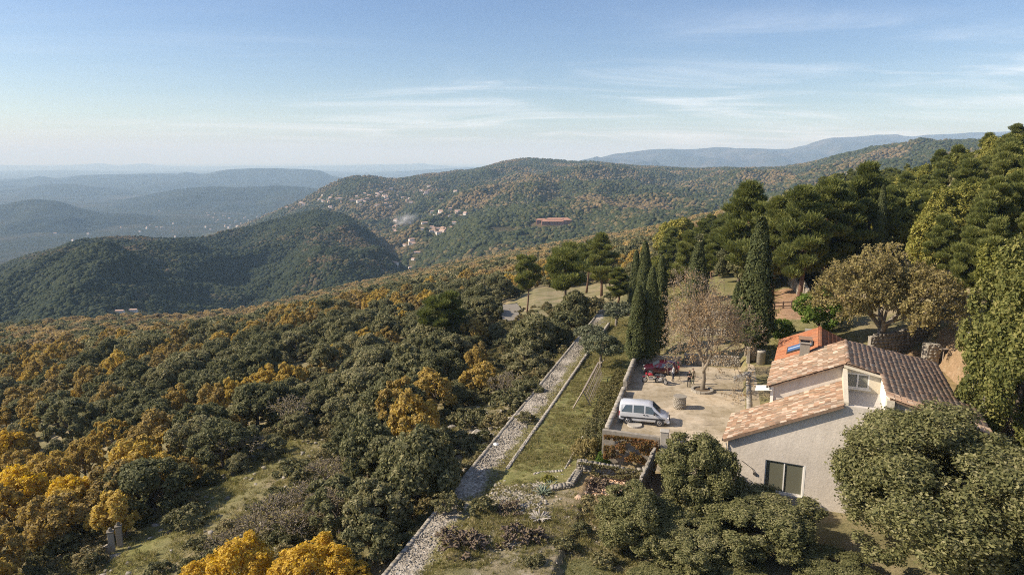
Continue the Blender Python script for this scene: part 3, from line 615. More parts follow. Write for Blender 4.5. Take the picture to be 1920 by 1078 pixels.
def jgrid(x0, x1, y0, y1, st, jit=.42):
    gx, gy = np.meshgrid(np.arange(x0, x1, st), np.arange(y0, y1, st)); gx = gx + (np.arange(gy.shape[0]) % 2)[:, None] * st * .5
    gx = gx.ravel() + rng.uniform(-jit, jit, gx.size) * st; gy = gy.ravel() + rng.uniform(-jit, jit, gy.size) * st; return gx, gy
def build_slope_wood():
    xs, ys = [], []
    a, b = jgrid(-130, 60, 22, 190, 4.05, .55); k = np.hypot(a, b) < 150; xs.append(a[k]); ys.append(b[k])
    a, b = jgrid(-420, 260, 20, 760, 4.1, .5); k = np.hypot(a, b) >= 150; xs.append(a[k]); ys.append(b[k])
    x = np.concatenate(xs); y = np.concatenate(ys); ok, z, px, py, v, u = oak_masks(x, y, 1.5); x, y, z, px, py, v, u = [q[ok] for q in (x, y, z, px, py, v, u)]
    r = np.hypot(x, y); rc = np.interp(np.arctan2(x, y), _cx[:, 0], _cx[:, 1])
    band = nz2(v * 3.2, u * .8, .018, 4.0) + .55 * nz2(x, y, .035, 9.0)
    p = np.clip(.31 + band * 1.5 + .55 * ss(.35, .75, r / rc) + .25 * ss(350, 60, px) * ss(560, 800, py), 0, .93)
    p = np.where(r < 150, p * np.interp(px, [0, 350, 700, 950], [1.15, .8, .5, .4]), p)
    gold = rng.uniform(0, 1, len(x)) < p
    s = (.48 + .85 * rng.uniform(0, 1, len(x)) ** 1.3) * np.interp(r, [30, 90, 300, 700], [1.02, .98, .95, 1.05])
    s = np.where(gold, s * .92, s); thin = rng.uniform(0, 1, len(x)) < .95
    x, y, z, s, gold, r, px, py = [q[thin] for q in (x, y, z, s, gold, r, px, py)]
    app = s / r
    for g, kind, lab, cat, grp in ((False, 'evergreen_oak', 'dark green oak in the slope wood', 'oak tree', 'dark evergreen oaks of the slope wood'),
                                   (True, 'golden_oak', 'golden autumn oak in the slope wood', 'oak tree', 'golden autumn oaks of the slope wood')):
        id_ = np.nonzero(gold == g)[0]; vis = id_[(px[id_] > -30) & (px[id_] < 1950) & (py[id_] < 1130)]; id_s = vis[np.argsort(-app[vis])]
        near = id_s[:225 if not g else 290]; rest = np.setdiff1d(id_, near)
        for i in near:
            where = 'in the lower left part of the picture' if (px[i] < 480 and py[i] > 830) else 'close beside the stone track' if (px[i] > 640 and py[i] > 700) else 'high up near the far pines' if py[i] < 640 else 'halfway up the wooded slope'
            plant(kind, (x[i], y[i], z[i] - .1), lab + ', ' + where, cat, grp, height=PROTO[kind][0][2] * s[i] * random.uniform(.85, 1.15), width=PROTO[kind][0][3] * s[i])
        nv = len(PROTO[kind]); mid = rest[r[rest] < 185]; far = rest[r[rest] >= 185]
        pm = np.stack([x[mid], y[mid], z[mid] - .1], 1); pf = np.stack([x[far], y[far], z[far] - .1], 1); fv = len(PROTO[kind + '_far'])
        pts = np.concatenate([pm, pf]); sc_ = np.concatenate([s[mid], s[far]]); ix = np.concatenate([rng.integers(0, nv, len(mid)), nv + rng.integers(0, fv, len(far))])
        scatter(kind + '_wood', [kind, kind + '_far'], pts, sc_, ix, ('wood of dark evergreen oaks running down to the ravine' if not g else 'golden brown oak wood along the crest of the slope'))
build_slope_wood()

def base_px(px, py): p = cast(px, py); return p
def plant_px(kind, px, py, hpx, label, cat, group=None, wpx=None, dz=-.1, **k):
    p = cast(px, py); dep = proj(*p)[2]; sl_ = dep / F * 1.02
    return plant(kind, (p.x, p.y, p.z + dz), label, cat, group, height=hpx * sl_, width=(wpx * sl_ if wpx else None), **k)
# trees one can tell apart round the estate (photo pixels of the foot, height in pixels)
GC = 'cypresses beside the courtyard'
plant_px('cypress', 1193, 684, 147, 'dark slim cypress at the courtyard corner, leftmost and nearest of the cluster', 'cypress', GC, wpx=40, form=0)
plant_px('cypress', 1217, 682, 178, 'dark cypress in the middle of the cluster behind the red car', 'cypress', GC, wpx=36, form=1)
plant_px('cypress', 1234, 668, 182, 'slim cypress on the right of the cluster beside the bare tree', 'cypress', GC, wpx=34, form=2)
plant_px('cypress', 1190, 580, 108, 'small dark cypress standing behind the cluster by the olive trees', 'cypress', wpx=26, form=1)
plant_px('cypress', 1206, 580, 124, 'taller dark cypress standing behind the cluster of cypresses', 'cypress', wpx=30, form=0)
plant_px('cypress', 1305, 570, 112, 'broad dark cypress seen above the crown of the bare tree', 'cypress', wpx=42, form=2)
plant_px('cypress', 1378, 640, 110, 'low narrow cypress against the left side of the tallest cypress', 'cypress', wpx=30, form=1)
plant_px('cypress', 1640, 520, 165, 'thin dark cypress spire among the pines above the brown tree', 'cypress', wpx=26, form=0)
gp = cast(1411, 676); plant('cypress', (gp.x, gp.y, gp.z + .6), 'tallest broad cypress standing by the stone pillar right of the courtyard', 'cypress', GC, height=13.6, width=3.5, form=2)
plant_px('bare_tree', 1316, 733, 226, 'nearly leafless tree with orange leaves left, growing in the courtyard', 'tree', wpx=180, form=0, rz=1.2, dz=0)
plant_px('autumn_tree', 1648, 660, 195, 'large brown leaved autumn tree standing behind the tiled house', 'tree', wpx=265, rz=.4)
plant_px('grey_tree', 1398, 668, 72, 'small leafless grey tree by the foot of the tallest cypress', 'tree', wpx=60)
plant_px('green_bush', 1532, 622, 78, 'fresh green leafy bush behind the orange roof', 'bush', wpx=80)
plant_px('green_bush', 1462, 640, 44, 'small green bush left of the orange roof', 'bush', wpx=46, crown_mat=None)
plant_px('olive_tree', 1126, 690, 62, 'pruned olive tree next to the leaning wooden trellis', 'olive tree', 'olive trees along the stone track', wpx=72, form=0)
plant_px('olive_tree', 1108, 656, 48, 'pruned olive tree overhanging the right edge of the stone track', 'olive tree', 'olive trees along the stone track', wpx=56, form=1)
plant_px('olive_tree', 1157, 612, 46, 'flat topped olive tree by the end wall of the stone track', 'olive tree', 'olive trees along the stone track', wpx=58, form=2)
GP = 'pines beyond the stone track'
plant_px('stone_pine', 1058, 612, 146, 'tall umbrella pine with a long bare trunk left of the stone track', 'pine tree', GP, wpx=92, form=0)
plant_px('stone_pine', 987, 590, 106, 'dark umbrella pine, the leftmost of the pines beyond the track', 'pine tree', GP, wpx=58, form=1)
plant_px('stone_pine', 1100, 545, 88, 'leaning pine with a thick trunk at the end of the lawn', 'pine tree', GP, wpx=66, form=0, lean=(0, -.22))
plant_px('aleppo_pine', 1128, 552, 112, 'bushy green pine behind the leaning trunk', 'pine tree', GP, wpx=74, form=0)
plant_px('aleppo_pine', 1158, 570, 68, 'low light green pine left of the small cypresses', 'pine tree', GP, wpx=60, form=1)
plant_px('stone_pine', 850, 662, 112, 'umbrella pine with a slanting trunk rising from the oak wood', 'pine tree', GP, wpx=95, form=1, lean=(0, -.16))
plant_px('evergreen_oak', 1078, 612, 66, 'rounded oak on the grass beside the tall umbrella pine', 'oak tree', wpx=66)
plant_px('evergreen_oak', 1006, 668, 78, 'bushy oak at the left edge of the stone track', 'oak tree', wpx=96)
plant_px('evergreen_oak', 1048, 650, 44, 'small oak hanging over the upper end of the stone track', 'oak tree', wpx=58)
plant_px('evergreen_oak', 985, 700, 46, 'low oak bush above the shaded grass left of the track', 'oak tree', wpx=70)
plant_px('golden_oak', 900, 745, 66, 'orange leaved oak above the agave and the pale boulder', 'oak tree', wpx=74)
plant_px('grey_tree', 945, 750, 52, 'purplish leafless shrub beside the orange oak left of the track', 'shrub', wpx=72)
plant_px('evergreen_oak', 985, 752, 40, 'low dark bush at the track edge below the leafless shrub', 'bush', wpx=60)
plant_px('broadleaf_tree', 1262, 500, 92, 'yellow green tree with a thin pale trunk in front of the ridge', 'tree', wpx=74)
GF = 'pines above the garden'
plant_px('aleppo_pine', 1400, 545, 196, 'big pine rising directly behind the tallest cypress', 'pine tree', GF, wpx=135, form=0)
plant_px('aleppo_pine', 1447, 556, 180, 'pine with a leaning trunk beside the wooden fence', 'pine tree', GF, wpx=110, form=1)
plant_px('aleppo_pine', 1497, 562, 205, 'tall pine whose trunk stands against the light stone wall', 'pine tree', GF, wpx=130, form=2)
plant_px('aleppo_pine', 1548, 540, 195, 'dense pine with a dark double trunk above the garden', 'pine tree', GF, wpx=150, form=3)
plant_px('aleppo_pine', 1610, 520, 205, 'tallest pine on the skyline above the brown tree', 'pine tree', GF, wpx=115, form=1)
plant_px('golden_oak', 1385, 500, 70, 'orange leaved tree glowing between the pines', 'tree', wpx=50)
# big oaks in the foreground
def at_crown(kind, form, px, py, y, r, hz, label, zc=None):
    c = D(px, py, y); cr, tr, hh, ww = PROTO[kind][form]; sx = 2 * r / ww; sz = hz; g = float(zt(c.x, c.y))
    h = (c.z - g) / (5.6 if form == 0 else 4.0) * hh * hz
    return plant(kind, (c.x, c.y, g - .1), label, 'oak tree', 'large oaks in the foreground', height=h, width=2 * r, form=form)
at_crown('holm_oak', 0, 1772, 930, 34.5, 6.15, 1.08, 'largest holm oak, hiding the right end of the house front')
at_crown('holm_oak', 1, 1306, 915, 40.5, 2.7, 1.36, 'holm oak left of the house front, before the courtyard')
at_crown('holm_oak', 2, 1432, 995, 37.0, 3.3, 1.52, 'low holm oak under the big window of the house')
at_crown('holm_oak', 1, 1195, 985, 38.0, 2.6, 1.4, 'holm oak at the bottom edge, beside the orange rubble')
at_crown('holm_oak', 2, 1305, 1030, 36.0, 2.7, 1.5, 'holm oak at the bottom edge, between two larger oaks')
at_crown('holm_oak', 1, 1120, 1085, 35.0, 2.2, 1.3, 'holm oak at the bottom edge, leftmost of the foreground oaks')
at_crown('holm_oak', 2, 1255, 1100, 33.5, 2.3, 1.3, 'dark holm oak at the bottom edge below the oak beside the rubble')
at_crown('holm_oak', 1, 1400, 1110, 32.5, 2.6, 1.25, 'holm oak at the bottom edge below the big window')
at_crown('holm_oak', 2, 1570, 1075, 33.5, 2.3, 1.3, 'small holm oak at the bottom edge under the largest oak')
at_crown('holm_oak', 1, 1900, 1060, 31.0, 2.6, 1, 'holm oak cut by the bottom right corner')
plant_px('laurel_tree', 1895, 872, 420, 'tall light green tree filling the right edge beside the stone wall', 'tree', wpx=225, rz=1.0)
for (a, b, h, ww, lab) in ((785, 945, 140, 165, 'broad dark oak hanging over the shaded part of the track'), (690, 905, 120, 130, 'dark oak left of the broad oak above the track'), (740, 800, 90, 120, 'dark oak in the wood level with the pale boulder'), (640, 1000, 110, 130, 'dull green oak above the golden trees at the bottom'), (700, 1060, 90, 120, 'low oak at the bottom beside the track edge')):
    plant_px('evergreen_oak', a, b, h, lab, 'oak tree', wpx=ww)
for (a, b, h, ww, lab) in ((455, 1120, 125, 130, 'bright golden tree at the bottom, left of its pair'), (575, 1125, 120, 150, 'bright golden tree at the bottom, right of its pair'), (655, 1110, 70, 90, 'small golden tree beside the bright golden pair'), (372, 1130, 90, 90, 'orange tree at the bottom edge near the grassy path'), (142, 985, 105, 95, 'yellow tree standing tall among dark oaks at lower left'), (40, 985, 120, 120, 'yellow tree at the left edge'), (15, 880, 80, 80, 'yellow tree higher up at the left edge')):
    plant_px('bright_gold_oak', a, b, h, lab, 'tree', wpx=ww)
for (a, b, h, ww) in ((515, 985, 60, 100), (575, 960, 60, 90), (460, 870, 60, 90), (545, 810, 70, 80), (635, 950, 50, 90), (700, 990, 40, 80), (600, 990, 66, 100), (545, 1015, 60, 90), (480, 1010, 56, 84), (660, 905, 60, 80), (610, 905, 50, 76), (420, 1045, 50, 80)):
    plant_px('grey_tree', a, b, h, 'leafless grey bush in the scrub between the grassy path and the track', 'bush', 'grey bushes on the slope', wpx=ww)

def build_right_wood():
    x, y = jgrid(-5, 190, 40, 330, 4.4); v = x * VE[0] + y * VE[1]; u = x * UE[0] + y * UE[1]; z = zt(x, y); px, py, dep = proj(x, y, z)
    ok = (dep > 40) & (px < 2080) & (((v > 22.0) & (u > 50)) | ((u > 105) & (v > -13) & (u < 300)) | ((u > 106) & (v > 16)))
    ok &= (np.hypot(x, y) < 330) & ~((v > 2) & (v < 22) & (u < 105)) & (px > 1120)
    ok &= ~((v < 2) & (u < 118)) & ~((v < -6) & (u < 130))
    x, y, z, v, u, px = [q[ok] for q in (x, y, z, v, u, px)]; r = np.hypot(x, y)
    n1 = nz2(x, y, .02, 2.2); k = rng.uniform(0, 1, len(x)) + .5 * n1
    lab = {'aleppo_pine': ('pine in the wood climbing the hillside on the right', 'pine tree', 'pines of the right hillside'),
           'broadleaf_tree': ('yellow green tree in the wood climbing the hillside on the right', 'tree', 'yellow green trees of the right hillside'),
           'evergreen_oak': ('dull green oak in the wood climbing the hillside on the right', 'oak tree', 'oaks of the right hillside')}
    order = np.argsort(r); cnt = {'aleppo_pine': 0, 'broadleaf_tree': 0, 'evergreen_oak': 0}; lim = {'aleppo_pine': 130, 'broadleaf_tree': 120, 'evergreen_oak': 62}
    rest = []
    for i in order:
        low = v[i] < 20
        kd = ('aleppo_pine' if k[i] < (.46 if low else .46) else 'broadleaf_tree' if k[i] < (.58 if low else .76) else 'evergreen_oak')
        h = {'aleppo_pine': 9.2, 'broadleaf_tree': 8.0, 'evergreen_oak': 6.0}[kd] * random.uniform(.75, 1.15) * (.8 if u[i] > 170 else 1)
        if kd == 'evergreen_oak' and r[i] > 150: h *= .8
        if cnt[kd] < lim[kd]: plant(kd, (x[i], y[i], z[i] - .15), *lab[kd], height=h); cnt[kd] += 1
        else: rest.append((i, kd, h))
    if rest:
        ks = ['aleppo_pine', 'broadleaf_tree', 'evergreen_oak']; off = {}; o = 0
        for q in ks: off[q] = o; o += len(PROTO[q])
        ii = [q[0] for q in rest]; pts = np.stack([x[ii], y[ii], z[ii] - .15], 1)
        scatter('hillside_wood', ks, pts, np.array([q[2] / PROTO[q[1]][0][2] for q in rest]), np.array([off[q[1]] + random.randrange(len(PROTO[q[1]])) for q in rest]), 'mixed pine wood behind the garden')
build_right_wood()

# far woods on the hills: one object for each hill
def canopy_mat(name, c0, c1, brown, fsc, bias, lo=.46, hi=.60):
    m = newmat(name); nt = m.node_tree; b, o = basic(nt, .9, .08); oi = nt.nodes.new('ShaderNodeObjectInfo')
    n = noise_n(nt, fsc, 4, .6, vec=oi.outputs['Location']); f = mathn(nt, 'ADD', n.outputs['Fac'], bias); f = mathn(nt, 'MULTIPLY_ADD', oi.outputs['Random'], .16, f)
    k = maprange(nt, f, lo + .08, hi + .08)
    a = ramp(nt, oi.outputs['Random'], [(.0, c0), (1., c1)]); br = ramp(nt, oi.outputs['Random'], [(.0, brown[0]), (.5, brown[1]), (1., brown[2])])
    c = mixc(nt, k, a, br); nn = noise_n(nt, 1.6, 3, .7); kk = ramp(nt, nn.outputs['Fac'], [(.3, (.45, .45, .45)), (.7, (1.35, 1.35, 1.35))])
    nt.links.new(mixc(nt, .9, c, kk, 'MULTIPLY'), b.inputs['Base Color']); bump(nt, b, nn.outputs['Fac'], 1, .8); return m
def canopy_form(mat, seed):
    bm = bmesh.new(); bmesh.ops.create_icosphere(bm, subdivisions=2, radius=1)
    for q in bm.verts:
        k = 1 + .38 * mnoise.noise(q.co * 1.7 + Vector((seed, 0, 0))) + .16 * mnoise.noise(q.co * 4 + Vector((seed, 3, 0))); q.co = Vector((q.co.x * k, q.co.y * k, q.co.z * k * .8 + .45))
    me = bpy.data.meshes.new('canopy'); bm.to_mesh(me); bm.free(); me.materials.append(mat); me.polygons.foreach_set('use_smooth', [True] * len(me.polygons)); return me
BR = [(.13, .095, .055), (.18, .13, .065), (.22, .16, .08)]
M_canA = canopy_mat('canopy_village', (.035, .048, .02), (.078, .086, .038), BR, .0042, -.035)
M_canB = canopy_mat('canopy_dark_hill', (.024, .036, .018), (.052, .062, .030), [(.08, .065, .04), (.12, .085, .05), (.16, .11, .06)], .006, -.12)
def grid_points(V, n):
    a, b, c = V[:-1, :-1], V[1:, :-1], V[:-1, 1:]; ar = np.linalg.norm(np.cross(b - a, c - a), axis=-1); d = np.hypot(a[..., 0], a[..., 1]); wgt = ar * np.clip(1500 / d, .45, 1.6)
    p = (wgt / wgt.sum()).ravel(); pick = rng.choice(p.size, n, p=p); i, j = np.unravel_index(pick, wgt.shape); s, t = rng.uniform(0, 1, (n, 1)), rng.uniform(0, 1, (n, 1))
    return V[i, j] * (1 - s) * (1 - t) + V[i + 1, j] * s * (1 - t) + V[i, j + 1] * (1 - s) * t + V[i + 1, j + 1] * s * t
HOUSE_SPOTS = []
def hill_wood(name, V, n, mat, size, label, avoid=None):
    P = grid_points(V, n); px, py, dep = proj(P[:, 0], P[:, 1], P[:, 2]); k = (px > -120) & (px < 2050); P = P[k]
    if avoid is not None and len(avoid):
        A = np.array(avoid); keep = np.ones(len(P), bool)
        for ax, ay, ar in A: keep &= ((P[:, 0] - ax) ** 2 + ((P[:, 1] - ay) * .75) ** 2) > ar ** 2
        P = P[keep]
    s = size * rng.uniform(.55, 1.35, len(P)); c = form_coll(name + '_forms', [canopy_form(mat, q * 3.1) for q in range(4)])
    return gn_scatter(name, c, P, s, rng.integers(0, 4, len(P)), label)

# ---------------------------------------------------------------- village on the far ridge
M_vwall = plain('village_wall', (.68, .64, .59), .9, .1, var=.12)
M_vwall2 = plain('village_wall_ochre', (.55, .42, .30), .9, .1, var=.12)
M_vroof = plain('village_roof', (.50, .34, .26), .9, .1, var=.2)
M_vwin = plain('village_window', (.05, .05, .055), .3, .5)
def small_house(L, W, H, rf, wall):
    m = MB(); m.box(-L / 2, L / 2, -W / 2, W / 2, -5, H)
    m.cur = 1; o = .5; m.slab([(-L / 2 - o, -W / 2 - o, H), (L / 2 + o, -W / 2 - o, H), (L / 2 + o, 0, H + rf), (-L / 2 - o, 0, H + rf)], -.35); m.slab([(-L / 2 - o, 0, H + rf), (L / 2 + o, 0, H + rf), (L / 2 + o, W / 2 + o, H), (-L / 2 - o, W / 2 + o, H)], -.35)
    m.cur = 2
    for k in range(max(2, int(L / 4))):
        x = -L / 2 + (k + .5) * L / max(2, int(L / 4)); m.box(x - .6, x + .6, -W / 2 - .06, -W / 2 + .1, H * .45, H * .45 + 1.5)
    me = m.mesh('village_house'); [me.materials.append(q) for q in (wall, M_vroof, M_vwin)]; return me
VH = [small_house(13, 9, 6, 2, M_vwall), small_house(18, 9, 5, 1.8, M_vwall), small_house(10, 9, 7.5, 1.8, M_vwall2), small_house(15, 11, 6, 2.2, M_vwall)]
C0 = Vector((0, 0, ZC))
def cast_far(px, py):
    r = ray(px, py).normalized(); best = None
    for b in (BV_V, BV_D):
        h = b.ray_cast(C0, r)
        if h[0] is not None and (best is None or h[3] < best[1]): best = (h[0], h[3])
    return best[0] if best else Pz(px, py, FLOOR)
def village():
    pts = []
    def cl(n, cx, cy_, sx, sy):
        for _ in range(n): pts.append((random.gauss(cx, sx), random.gauss(cy_, sy)))
    cl(20, 690, 378, 40, 8); cl(26, 650, 372, 55, 7); cl(16, 770, 366, 40, 8); cl(9, 820, 402, 20, 6); cl(7, 862, 399, 12, 2.5); cl(14, 820, 430, 22, 12); cl(6, 745, 425, 14, 5); cl(5, 790, 465, 14, 9); cl(9, 600, 384, 30, 4); cl(4, 760, 500, 20, 8)
    for (px, py) in pts:
        if py < 345 or px < 560 or px > 900: continue
        p = cast_far(px, py)
        if p.length < 1420 and px < 700: continue
        o = obj('village_house', random.choice(VH), loc=p - Vector((0, 0, .5)), rz=random.uniform(-.6, .6)); k = random.uniform(.42, .8); o.scale = (k, k, k)
        tag(o, 'small pale house in the village scattered over the far hillside', 'house', 'houses of the far hillside village'); HOUSE_SPOTS.append((p.x, p.y, 11.0))
    for (px, py) in [(random.gauss(470, 60), random.gauss(408, 13)) for _ in range(30)] + [(random.gauss(150, 75), random.gauss(432, 9)) for _ in range(6)] + [(random.gauss(340, 70), random.gauss(430, 7)) for _ in range(14)] + [(530 + random.gauss(0, 14), random.gauss(388, 3)) for _ in range(8)]:
        if py < 380 or px < 0: continue
        p = cast_far(px, py)
        if p.length < 2300: continue
        o = obj('village_house', random.choice(VH), loc=p - Vector((0, 0, .5)), rz=random.uniform(-.6, .6)); k = random.uniform(.4, .75); o.scale = (k, k, k)
        tag(o, 'tiny pale house dotted in the hazy blue valley', 'house', 'houses of the hazy valley'); HOUSE_SPOTS.append((p.x, p.y, 12.0))
    for (px, py, lab) in ((225, 586, 'white house alone at the foot of the dark hill'), (250, 584, 'pale house right of the white house under the dark hill')):
        p = cast_far(px, py); o = obj('farm_house', VH[1], loc=p, rz=.1); o.scale = (.4, .4, .4); tag(o, lab, 'house'); HOUSE_SPOTS.append((p.x, p.y, 12))
village()
def orange_villa():
    p = cast_far(1036, 420); t = thing('terracotta_villa', p, 'long low terracotta coloured building in a clearing on the far slope', 'building'); t.scale = (.78, .78, .7)
    mw = plain('villa_wall', (.30, .16, .12), .9, .1); mr = plain('villa_roof', (.40, .22, .15), .9, .1)
    for (x, y, L, W, H) in ((0, 0, 46, 16, 6), (-22, 26, 22, 14, 7), (14, 30, 50, 16, 8), (30, 8, 18, 26, 9)):
        m = MB(); m.box(x - L / 2, x + L / 2, y - W / 2, y + W / 2, -12, H); w_ = m.build('wing', mw, t)
        m = MB(); m.slab([(x - L / 2 - 1, y - W / 2 - 1, H), (x + L / 2 + 1, y - W / 2 - 1, H), (x + L / 2 - 5, y, H + 3), (x - L / 2 + 5, y, H + 3)], -.5); m.slab([(x - L / 2 + 5, y, H + 3), (x + L / 2 - 5, y, H + 3), (x + L / 2 + 1, y + W / 2 + 1, H), (x - L / 2 - 1, y + W / 2 + 1, H)], -.5); m.build('roof', mr, t)
        for k in range(int(L / 6)):
            m = MB(); xx = x - L / 2 + 3 + k * 6; m.box(xx - 1.2, xx + 1.2, y - W / 2 - .15, y - W / 2 + .1, 1.5, 4.2); m.build('window', M_vwin, t)
    HOUSE_SPOTS.append((p.x, p.y + 10, 34)); HOUSE_SPOTS.append((p.x - 24, p.y + 16, 16)); HOUSE_SPOTS.append((p.x + 26, p.y + 4, 16))
orange_villa()
for (px, py, r_) in ((942, 432, 22), (985, 443, 14), (905, 466, 16)):
    q = cast_far(px, py); HOUSE_SPOTS.append((q.x, q.y, r_))
hill_wood('ridge_wood', VV, 115000, M_canA, 3.9, 'wood of oaks and pines covering the village ridge', HOUSE_SPOTS)
hill_wood('dark_hill_wood', VD, 70000, M_canB, 2.7, 'dark wood covering the hill across the ravine', HOUSE_SPOTS)

# ---------------------------------------------------------------- estate: stone, paving, walls
def rubble_mat(name, stops, mort=None, rough=.92):
    m = newmat(name); nt = m.node_tree; b, o = basic(nt, rough, .15); g = nt.nodes.new('ShaderNodeNewGeometry'); oi = nt.nodes.new('ShaderNodeObjectInfo')
    n = noise_n(nt, 3.5, 7, .7, 'World'); f = mathn(nt, 'MULTIPLY_ADD', g.outputs['Random Per Island'], .6, mathn(nt, 'MULTIPLY', n.outputs['Fac'], .4))
    nt.links.new(ramp(nt, f, stops), b.inputs['Base Color']); bump(nt, b, n.outputs['Fac'], .6, .05); return m
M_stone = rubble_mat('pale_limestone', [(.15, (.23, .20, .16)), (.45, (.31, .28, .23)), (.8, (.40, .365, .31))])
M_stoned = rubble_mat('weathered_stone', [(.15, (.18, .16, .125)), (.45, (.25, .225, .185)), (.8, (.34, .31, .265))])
M_stoneo = rubble_mat('orange_rubble', [(.15, (.34, .19, .10)), (.45, (.48, .31, .20)), (.8, (.58, .47, .37))])
M_mortar = plain('mortar', (.29, .26, .215), .95, .1, var=.35, scale=3, bmp=.5)
M_white = plain('white_paint', (.76, .74, .69), .75, .2, var=.06)
M_conc = plain('concrete', (.40, .37, .32), .9, .15, var=.2, scale=2, bmp=.3)
M_wood = plain('weathered_wood', (.30, .25, .20), .85, .15, var=.35, scale=5, bmp=.4)
M_wooddk = plain('brown_wood', (.14, .095, .065), .85, .15, var=.35, scale=5)
M_iron = plain('dark_iron', (.06, .055, .05), .6, .4)
def stones(cs, half, jit=.18):
    """many rough blocks: centres (n,3), half sizes (n,3), each turned a little"""
    n = len(cs); base = np.array([(-1, -1, -1), (1, -1, -1), (1, 1, -1), (-1, 1, -1), (-1, -1, 1), (1, -1, 1), (1, 1, 1), (-1, 1, 1)], float)
    P = base[None] * (1 - rng.uniform(0, .16, (n, 8, 3))) * half[:, None, :]
    a = rng.uniform(-1, 1, n) * jit * 3; c, s = np.cos(a), np.sin(a); x = P[..., 0] * c[:, None] - P[..., 1] * s[:, None]; y = P[..., 0] * s[:, None] + P[..., 1] * c[:, None]
    t = rng.uniform(-1, 1, n) * jit; z = P[..., 2] + x * t[:, None]; V = np.stack([x, y, z], -1) + cs[:, None, :]
    fa = np.array([(0, 3, 2, 1), (4, 5, 6, 7), (0, 1, 5, 4), (1, 2, 6, 5), (2, 3, 7, 6), (3, 0, 4, 7)])
    return V.reshape(-1, 3), (fa[None] + (np.arange(n) * 8)[:, None, None]).reshape(-1, 4)
def stone_wall(pts, th, label, mat=None, sz=.19, name='stone_wall', cat='wall', group=None, faces=(1, -1), cope=True):
    """rubble wall along world points (x, y, z_bottom, z_top): a mortar core with stones proud of it"""
    mat = mat or M_stone; p0 = Vector(pts[0][:3]); t = thing(name, (p0.x, p0.y, p0.z), label, cat, group); core = MB(); cs = []; hs = []; rot = []
    AV = []; AF = []; nb = 0
    for a, b in zip(pts[:-1], pts[1:]):
        A = np.array(a[:2]) - np.array(p0[:2]); B = np.array(b[:2]) - np.array(p0[:2]); L = np.linalg.norm(B - A); e = (B - A) / L; nrm = np.array([-e[1], e[0]])
        k = th / 2 - .05; za0, za1, zb0, zb1 = a[2] - p0.z, a[3] - p0.z, b[2] - p0.z, b[3] - p0.z
        q = [A - nrm * k, B - nrm * k, B + nrm * k, A + nrm * k]
        core.hexa([(*q[0], za0), (*q[1], zb0), (*q[2], zb0), (*q[3], za0), (*q[0], za1 - .03), (*q[1], zb1 - .03), (*q[2], zb1 - .03), (*q[3], za1 - .03)])
        C = []; Hf = []
        for sd in faces:
            lv = 0
            zmin = min(za0, zb0); zmax = max(za1, zb1); z = zmin + sz * .5
            while z < zmax - sz * .2:
                x = random.uniform(0, sz)
                while x < L:
                    l = sz * random.uniform(.7, 1.9); f = min(1, (x + l / 2) / L); z0, z1 = za0 + (zb0 - za0) * f, za1 + (zb1 - za1) * f
                    if z0 - .1 < z < z1 and x + l * .5 < L + .05: C.append((x + l / 2, sd * (k - .045), z)); Hf.append((l / 2 * 1.03, .07 + random.uniform(0, .02), sz * .5 * random.uniform(.9, 1.08)))
                    x += l
                z += sz
        if cope:
            x = 0
            while x < L - .05:
                l = min(random.uniform(.18, .42), L - x); f = (x + l / 2) / L; C.append((x + l / 2, random.uniform(-.02, .02), za1 - .03 + (zb1 - za1) * f)); Hf.append((l / 2 * .97, th / 2 + .01, .045)); x += l
        if not C: continue
        V, Fq = stones(np.array(C), np.array(Hf), .02); W = np.stack([A[0] + V[:, 0] * e[0] + V[:, 1] * nrm[0], A[1] + V[:, 0] * e[1] + V[:, 1] * nrm[1], V[:, 2]], 1); AV.append(W); AF.append(Fq + nb); nb += len(W)
    core.build('core', M_mortar, t)
    if AV: tag(obj('stones', npmesh('stones', np.concatenate(AV), np.concatenate(AF)), mat, t), kind='stuff')
    return t
def EW(v, u, zb, zt_): p = E2W(v, u); return (p.x, p.y, zb, zt_)
def HW(s, d, zb, zt_): p = H2W(s, d); return (p.x, p.y, zb, zt_)
# courtyard floor
def paving_mat():
    m = newmat('sandy_paving'); nt = m.node_tree; b, o = basic(nt, .92, .15)
    n1 = noise_n(nt, .16, 5, .6, 'World'); n2 = noise_n(nt, 1.1, 8, .7, 'World', dist=.6); n3 = noise_n(nt, 14, 5, .75, 'World')
    c = ramp(nt, n2.outputs['Fac'], [(.30, (.27, .225, .16)), (.46, (.42, .355, .26)), (.60, (.51, .435, .33)), (.78, (.58, .51, .40))])
    d = ramp(nt, n1.outputs['Fac'], [(.36, (.62, .60, .52)), (.52, (1, 1, 1)), (.68, (1.12, 1.06, .98))]); e = ramp(nt, n3.outputs['Fac'], [(.3, (.7, .7, .7)), (.7, (1.2, 1.2, 1.2))])
    nt.links.new(mixc(nt, .8, mixc(nt, 1.0, c, d, 'MULTIPLY'), e, 'MULTIPLY'), b.inputs['Base Color']); bump(nt, b, n3.outputs['Fac'], .35, .03); return m
M_pave = paving_mat()
